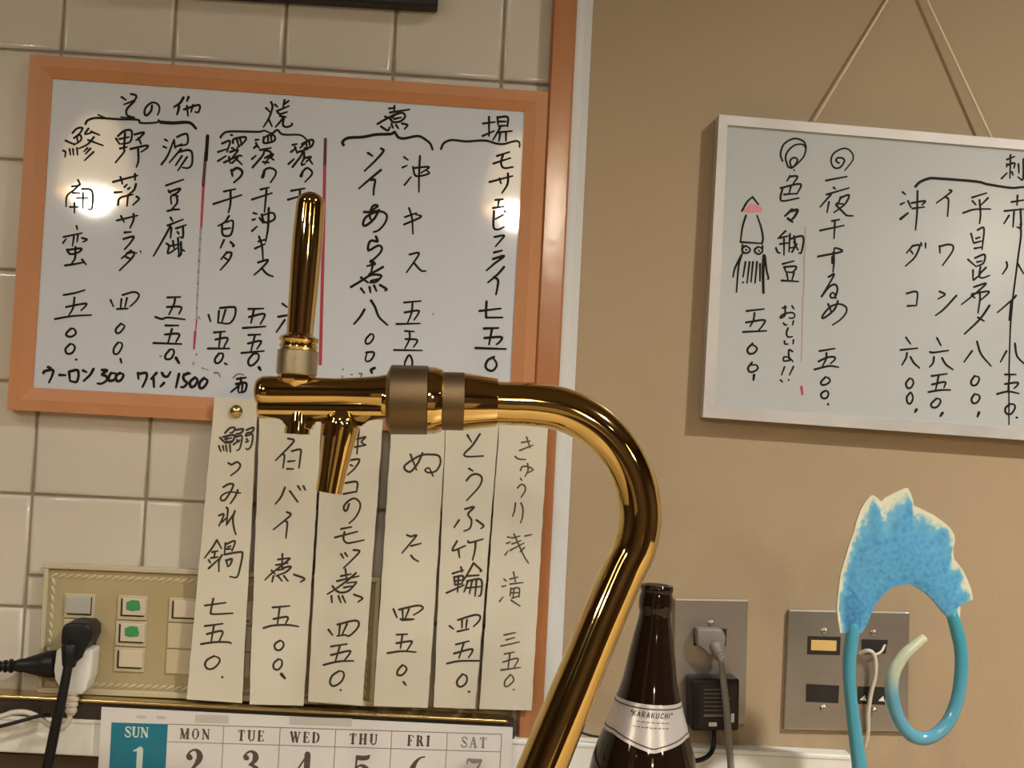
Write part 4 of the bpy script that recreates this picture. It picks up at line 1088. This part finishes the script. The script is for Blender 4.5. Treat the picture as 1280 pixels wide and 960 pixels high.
# ================================================================ PLUGS AT THE LEFT
wa = thing('white_multi_plug', wp(92, 868, .009), 'white plug adapter with a ribbed white cord, in the switch panel', 'plug')
slab('plug_body', [(70, 812), (116, 812), (112.5, 848), (107, 862), (103, 869), (79, 869), (68, 850), (66.5, 838)], .0088, .034, M['white'], wa, .0025, 3, True)
s_ = ppm(90, 880, .03)
lathe('strain_relief', wp(91, 864, .028), wp(88.5, 894, .0295), [(0, 9*s_), (.12, 9*s_), (.15, 7.2*s_), (.22, 7.2*s_), (.25, 8.6*s_), (.37, 8.4*s_), (.4, 7*s_), (.47, 7*s_), (.5, 8.0*s_), (.62, 7.8*s_), (.65, 6.4*s_), (.72, 6.4*s_), (.75, 7.4*s_), (.88, 7*s_), (.92, 5.6*s_), (1, 4.5*s_)], M['whitecable'], wa, 24)
tube('cord', [wp(88.5, 890, .0295), wp(86, 900, .030), wp(80.5, 907.5, .031), wp(73, 910.5, .032), wp(62, 906.5, .033), wp(47, 896, .034), wp(32, 890.5, .034), wp(15, 891, .034), wp(3, 895, .034), wp(-40, 905, .034)], .0024, M['whitecable'], wa, 12)
bpg = thing('black_angle_plug', wp(93, 829, .034), 'black angled plug with a thick black cord hanging down in front of the white plug', 'plug')
bm = bmesh.new()
f = [wp(x, y, .042) for x, y in [(79, 781), (88, 778.5), (108, 779.5), (114, 786), (114, 798), (107, 811), (100, 820), (96, 829), (85, 829), (77.5, 820), (75.5, 802), (76.5, 788)]]
prism(bm, f, [Vector((p.x, -.0093, p.z)) for p in f])
finish(bm, 'plug_body', M['black'], bpg, True, .0035, 3)
tube('strain_relief', [wp(88, 808, .040), wp(86.5, 831, .0415)], [.0075, .0058], M['black'], bpg, 20)
tube('cord', [wp(87, 822, .0415), wp(83.5, 842, .044), wp(77.5, 872, .046), wp(70.5, 903, .047), wp(63, 940, .047), wp(58, 965, .047), wp(45, 1040, .047), Vector((wp(45, 1040, .047).x-.003, -.050, ctop_z+.006))], [.0037, .0039, .0041, .0043]+[.0044]*4, M['black'], bpg, 18)
bp2 = thing('black_straight_plug', wp(35, 848, .02), 'black plug with a ribbed neck, entering the white plug from the left', 'plug')
s_ = ppm(30, 830, .021)
prof = [(0, 3.6*s_)]
for k in range(4):
    a = .03+k*.085; prof += [(a, 3.8*s_+k*.0004), (a+.01, 6.0*s_+k*.0006), (a+.045, 6.2*s_+k*.0006), (a+.055, 4.2*s_+k*.0004)]
prof += [(.40, 7.5*s_), (.47, 9*s_), (.50, 8.6*s_), (.80, 15.5*s_), (.88, 17.2*s_), (.99, 17.4*s_), (1, 16*s_)]
lathe('plug_body', wp(-12, 833.5, .021), wp(70.5, 830, .021), prof, M['black'], bp2, 28)
tube('cord', [wp(-10, 833.5, .021), wp(-60, 838, .023), wp(-140, 870, .025)], .003, M['black'], bp2, 12)
tc_ = tag(tube('power_cable', [wp(-60, 922, .034), wp(0, 908, .0375), wp(25, 901.5, .038), wp(50, 894.5, .0365), wp(62, 893.5, .033)], .0016, M['black'], None, 10), 'thin black cord crossing the white cord at the lower left', 'cord')
tag(tube('black_wire', [wp(722, 914, .0225), wp(735, 918.5, .0235), wp(748, 921, .0235), wp(790, 926, .0235)], .0011, M['black'], None, 8), 'thin black wire lying along the top of the cable duct beside the bottle', 'wire')

# ================================================================ BLUE CREST ORNAMENT
DO = .15
OS = ppm(1120, 800, DO)
orn = thing('blue_ornament', wp(1085, 1200, DO), 'blue curled tube ornament with a jagged white-edged crest, in front of the wide outlet plate', 'ornament')
outer = [(1049.5, 791), (1047, 776), (1045.6, 760), (1046.3, 746), (1048, 733), (1050.5, 717), (1054.4, 702), (1060, 684), (1066, 667), (1070, 651), (1075.6, 636), (1082, 626), (1089, 618), (1096, 622), (1100.7, 627.5), (1106, 622), (1114, 618), (1124, 613), (1133.5, 609), (1137.5, 616), (1140.4, 624), (1141.5, 632), (1149, 635), (1156.6, 639), (1167, 644), (1176, 650.5), (1182, 655), (1187.4, 661), (1192, 668), (1193, 676), (1190.5, 686), (1191.3, 698), (1197, 705), (1203, 713), (1208.5, 724), (1212.5, 734.6), (1215.5, 749), (1206.7, 750.5), (1199.5, 750.5), (1199.5, 763), (1198, 777)]
inner = [(1075.6, 791), (1081, 783), (1085, 774), (1088.5, 765), (1093, 756), (1098, 748.5), (1105, 741), (1112, 735), (1120, 731.5), (1133.5, 729.5), (1142, 732), (1149, 736), (1157, 741.5), (1164, 748), (1171, 756), (1178, 765), (1184, 771), (1187.4, 776)]
def resample(p, n):
    P_ = [Vector(q) for q in p]; L = [0]
    for a, b in zip(P_, P_[1:]): L.append(L[-1]+(b-a).length)
    out = []
    for i in range(n):
        t = L[-1]*i/(n-1); k = 0
        while k < len(P_)-2 and L[k+1] < t: k += 1
        out.append(P_[k].lerp(P_[k+1], min(1, max(0, (t-L[k])/max(1e-9, L[k+1]-L[k])))))
    return out
bm = bmesh.new(); lay = bm.verts.layers.float.new('paint')
N, R_ = 120, 14
oo, ii = resample(outer, N), resample(inner, N); GF, GB = [], []
for i in range(N):
    rf, rb = [], []
    for j in range(R_+1):
        s = j/R_; q = ii[i].lerp(oo[i], s)
        a = i/(N-1)
        th = 2.2+3.5*math.sin(math.pi*min(1, s*1.15+.12)) * (1-.55*s) + .5*math.sin(i*.55)*s
        c = wp(q.x, q.y, DO); hgt = th*OS
        edge = (1-s)*(oo[i]-ii[i]).length       # pixels from the outer edge
        top_w = 1.0+1.1*math.exp(-((a-.34)/.05)**2)+2.2*math.exp(-((a-.46)/.045)**2)+.9*math.exp(-((a-.60)/.06)**2)+.5*math.sin(a*90)*(a > .3)
        side = 13 if a > .12 else 7
        v_ = 1.15-edge/(side*top_w)*.65
        v_ = max(.36, v_)
        if s < .12: v_ = .30
        if a < .16 and .2 < s < .75: v_ = min(v_, .16+.3*abs(s-.5))
        for lst, sg in ((rf, 1), (rb, -1)):
            vv = bm.verts.new(c+Vector((0, -sg*hgt, 0))); vv[lay] = v_; lst.append(vv)
    GF.append(rf); GB.append(rb)
for i in range(N-1):
    for j in range(R_):
        bm.faces.new((GF[i][j], GF[i+1][j], GF[i+1][j+1], GF[i][j+1])); bm.faces.new((GB[i][j], GB[i][j+1], GB[i+1][j+1], GB[i+1][j]))
    for j in (0, R_): bm.faces.new((GF[i][j], GB[i][j], GB[i+1][j], GF[i+1][j]))
for i in (0, N-1):
    for j in range(R_): bm.faces.new((GF[i][j], GF[i][j+1], GB[i][j+1], GB[i][j]))
finish(bm, 'crest', M['crest'], orn, True)
zc_ = DO
tp = [(1092, 1190), (1086, 1060), (1078, 990), (1074.5, 960), (1069.5, 921.5), (1064.5, 880), (1061.8, 850), (1061.8, 825), (1065, 796), (1067, 782)]
tube('stem', [wp(x, y, DO) for x, y in tp], [10.2*OS, 10*OS, 9.6*OS, 9.2*OS, 8.4*OS, 7.6*OS, 7.6*OS, 8*OS, 8.2*OS, 7*OS], M['stem'], orn, 24, 6)
lp = [(1190, 768), (1196, 788), (1201, 812), (1201.5, 838), (1197, 873), (1185.5, 902), (1168, 919), (1150, 923), (1134, 914.5), (1121, 893), (1114.5, 864), (1117.5, 840), (1129, 820.5), (1145, 806), (1154.5, 798)]
tube('curl', [wp(x, y, DO+.0004*k) for k, (x, y) in enumerate(lp)], [7*OS, 8*OS, 8*OS, 8*OS, 8*OS, 8.2*OS, 8.2*OS, 8.2*OS, 8*OS, 7.8*OS, 8.3*OS, 8*OS, 7.4*OS, 6.6*OS, 5.8*OS], M['bluetube'], orn, 24, 6)
# its foot on the counter
fb = wp(1092, 1190, DO)
lathe('foot', Vector((fb.x, fb.y, ctop_z)), Vector((fb.x, fb.y, fb.z+.012)), [(0, .035), (.15, .035), (.3, .028), (.6, .012), (1, .007)], M['stem'], orn, 32)

# ================================================================ BLACK BOX AT THE TOP, COUNTER
bx = thing('black_wall_box', wp(400, 5, 0), 'black box mounted high on the tiles, only its bottom edge in view', 'wall box')
PB = [(200, -12), (548.5, 14.5), (556, -150), (208, -170)]
slab('case', [(118, -17.5), (547, 8), (556, -190), (128, -215)], 0, .018, M['black'], bx, .002, 3, True)
slab('front_panel', [(128, -26), (540, -1), (548, -182), (136, -206)], .0175, .0185, M['dark'], bx)
ct = thing('counter', Vector((.5, -.36, 0)), 'dark wooden counter under the tap and the bottle', 'counter')
box('counter_top', (.5, -.50, ctop_z-.02), (3.2, .92, .04), M['counter'], ct, .004)  # unseen top, kept pale and brought forward to reflect into the brass
box('counter_front', (.5, -.93, (ctop_z-.04)/2), (3.1, .03, ctop_z-.04), M['darkwood'], ct)
# unseen cabinets added at the back for the brass to mirror
for k, (x, z) in enumerate(((-1.0, 1.0), (.9, 1.0))):
    cb = thing('back_cabinet', Vector((x, -3.05, 0)), ['dark wooden cabinet against the far wall, left of the middle', 'dark wooden cabinet against the far wall, right of the middle'][k], 'cabinet')
    box('carcass', (x, -3.1, .55), (1.1, .38, 1.1), M['darkwood'], cb, .004)
    for s in (-1, 1):
        d = box('door', (x+s*.27, -2.905, .56), (.52, .02, 1.0), M['counter'], cb, .003)
        box('knob', (x+s*.05, -2.885, .6), (.015, .02, .08), M['steeledge'], d, .002)
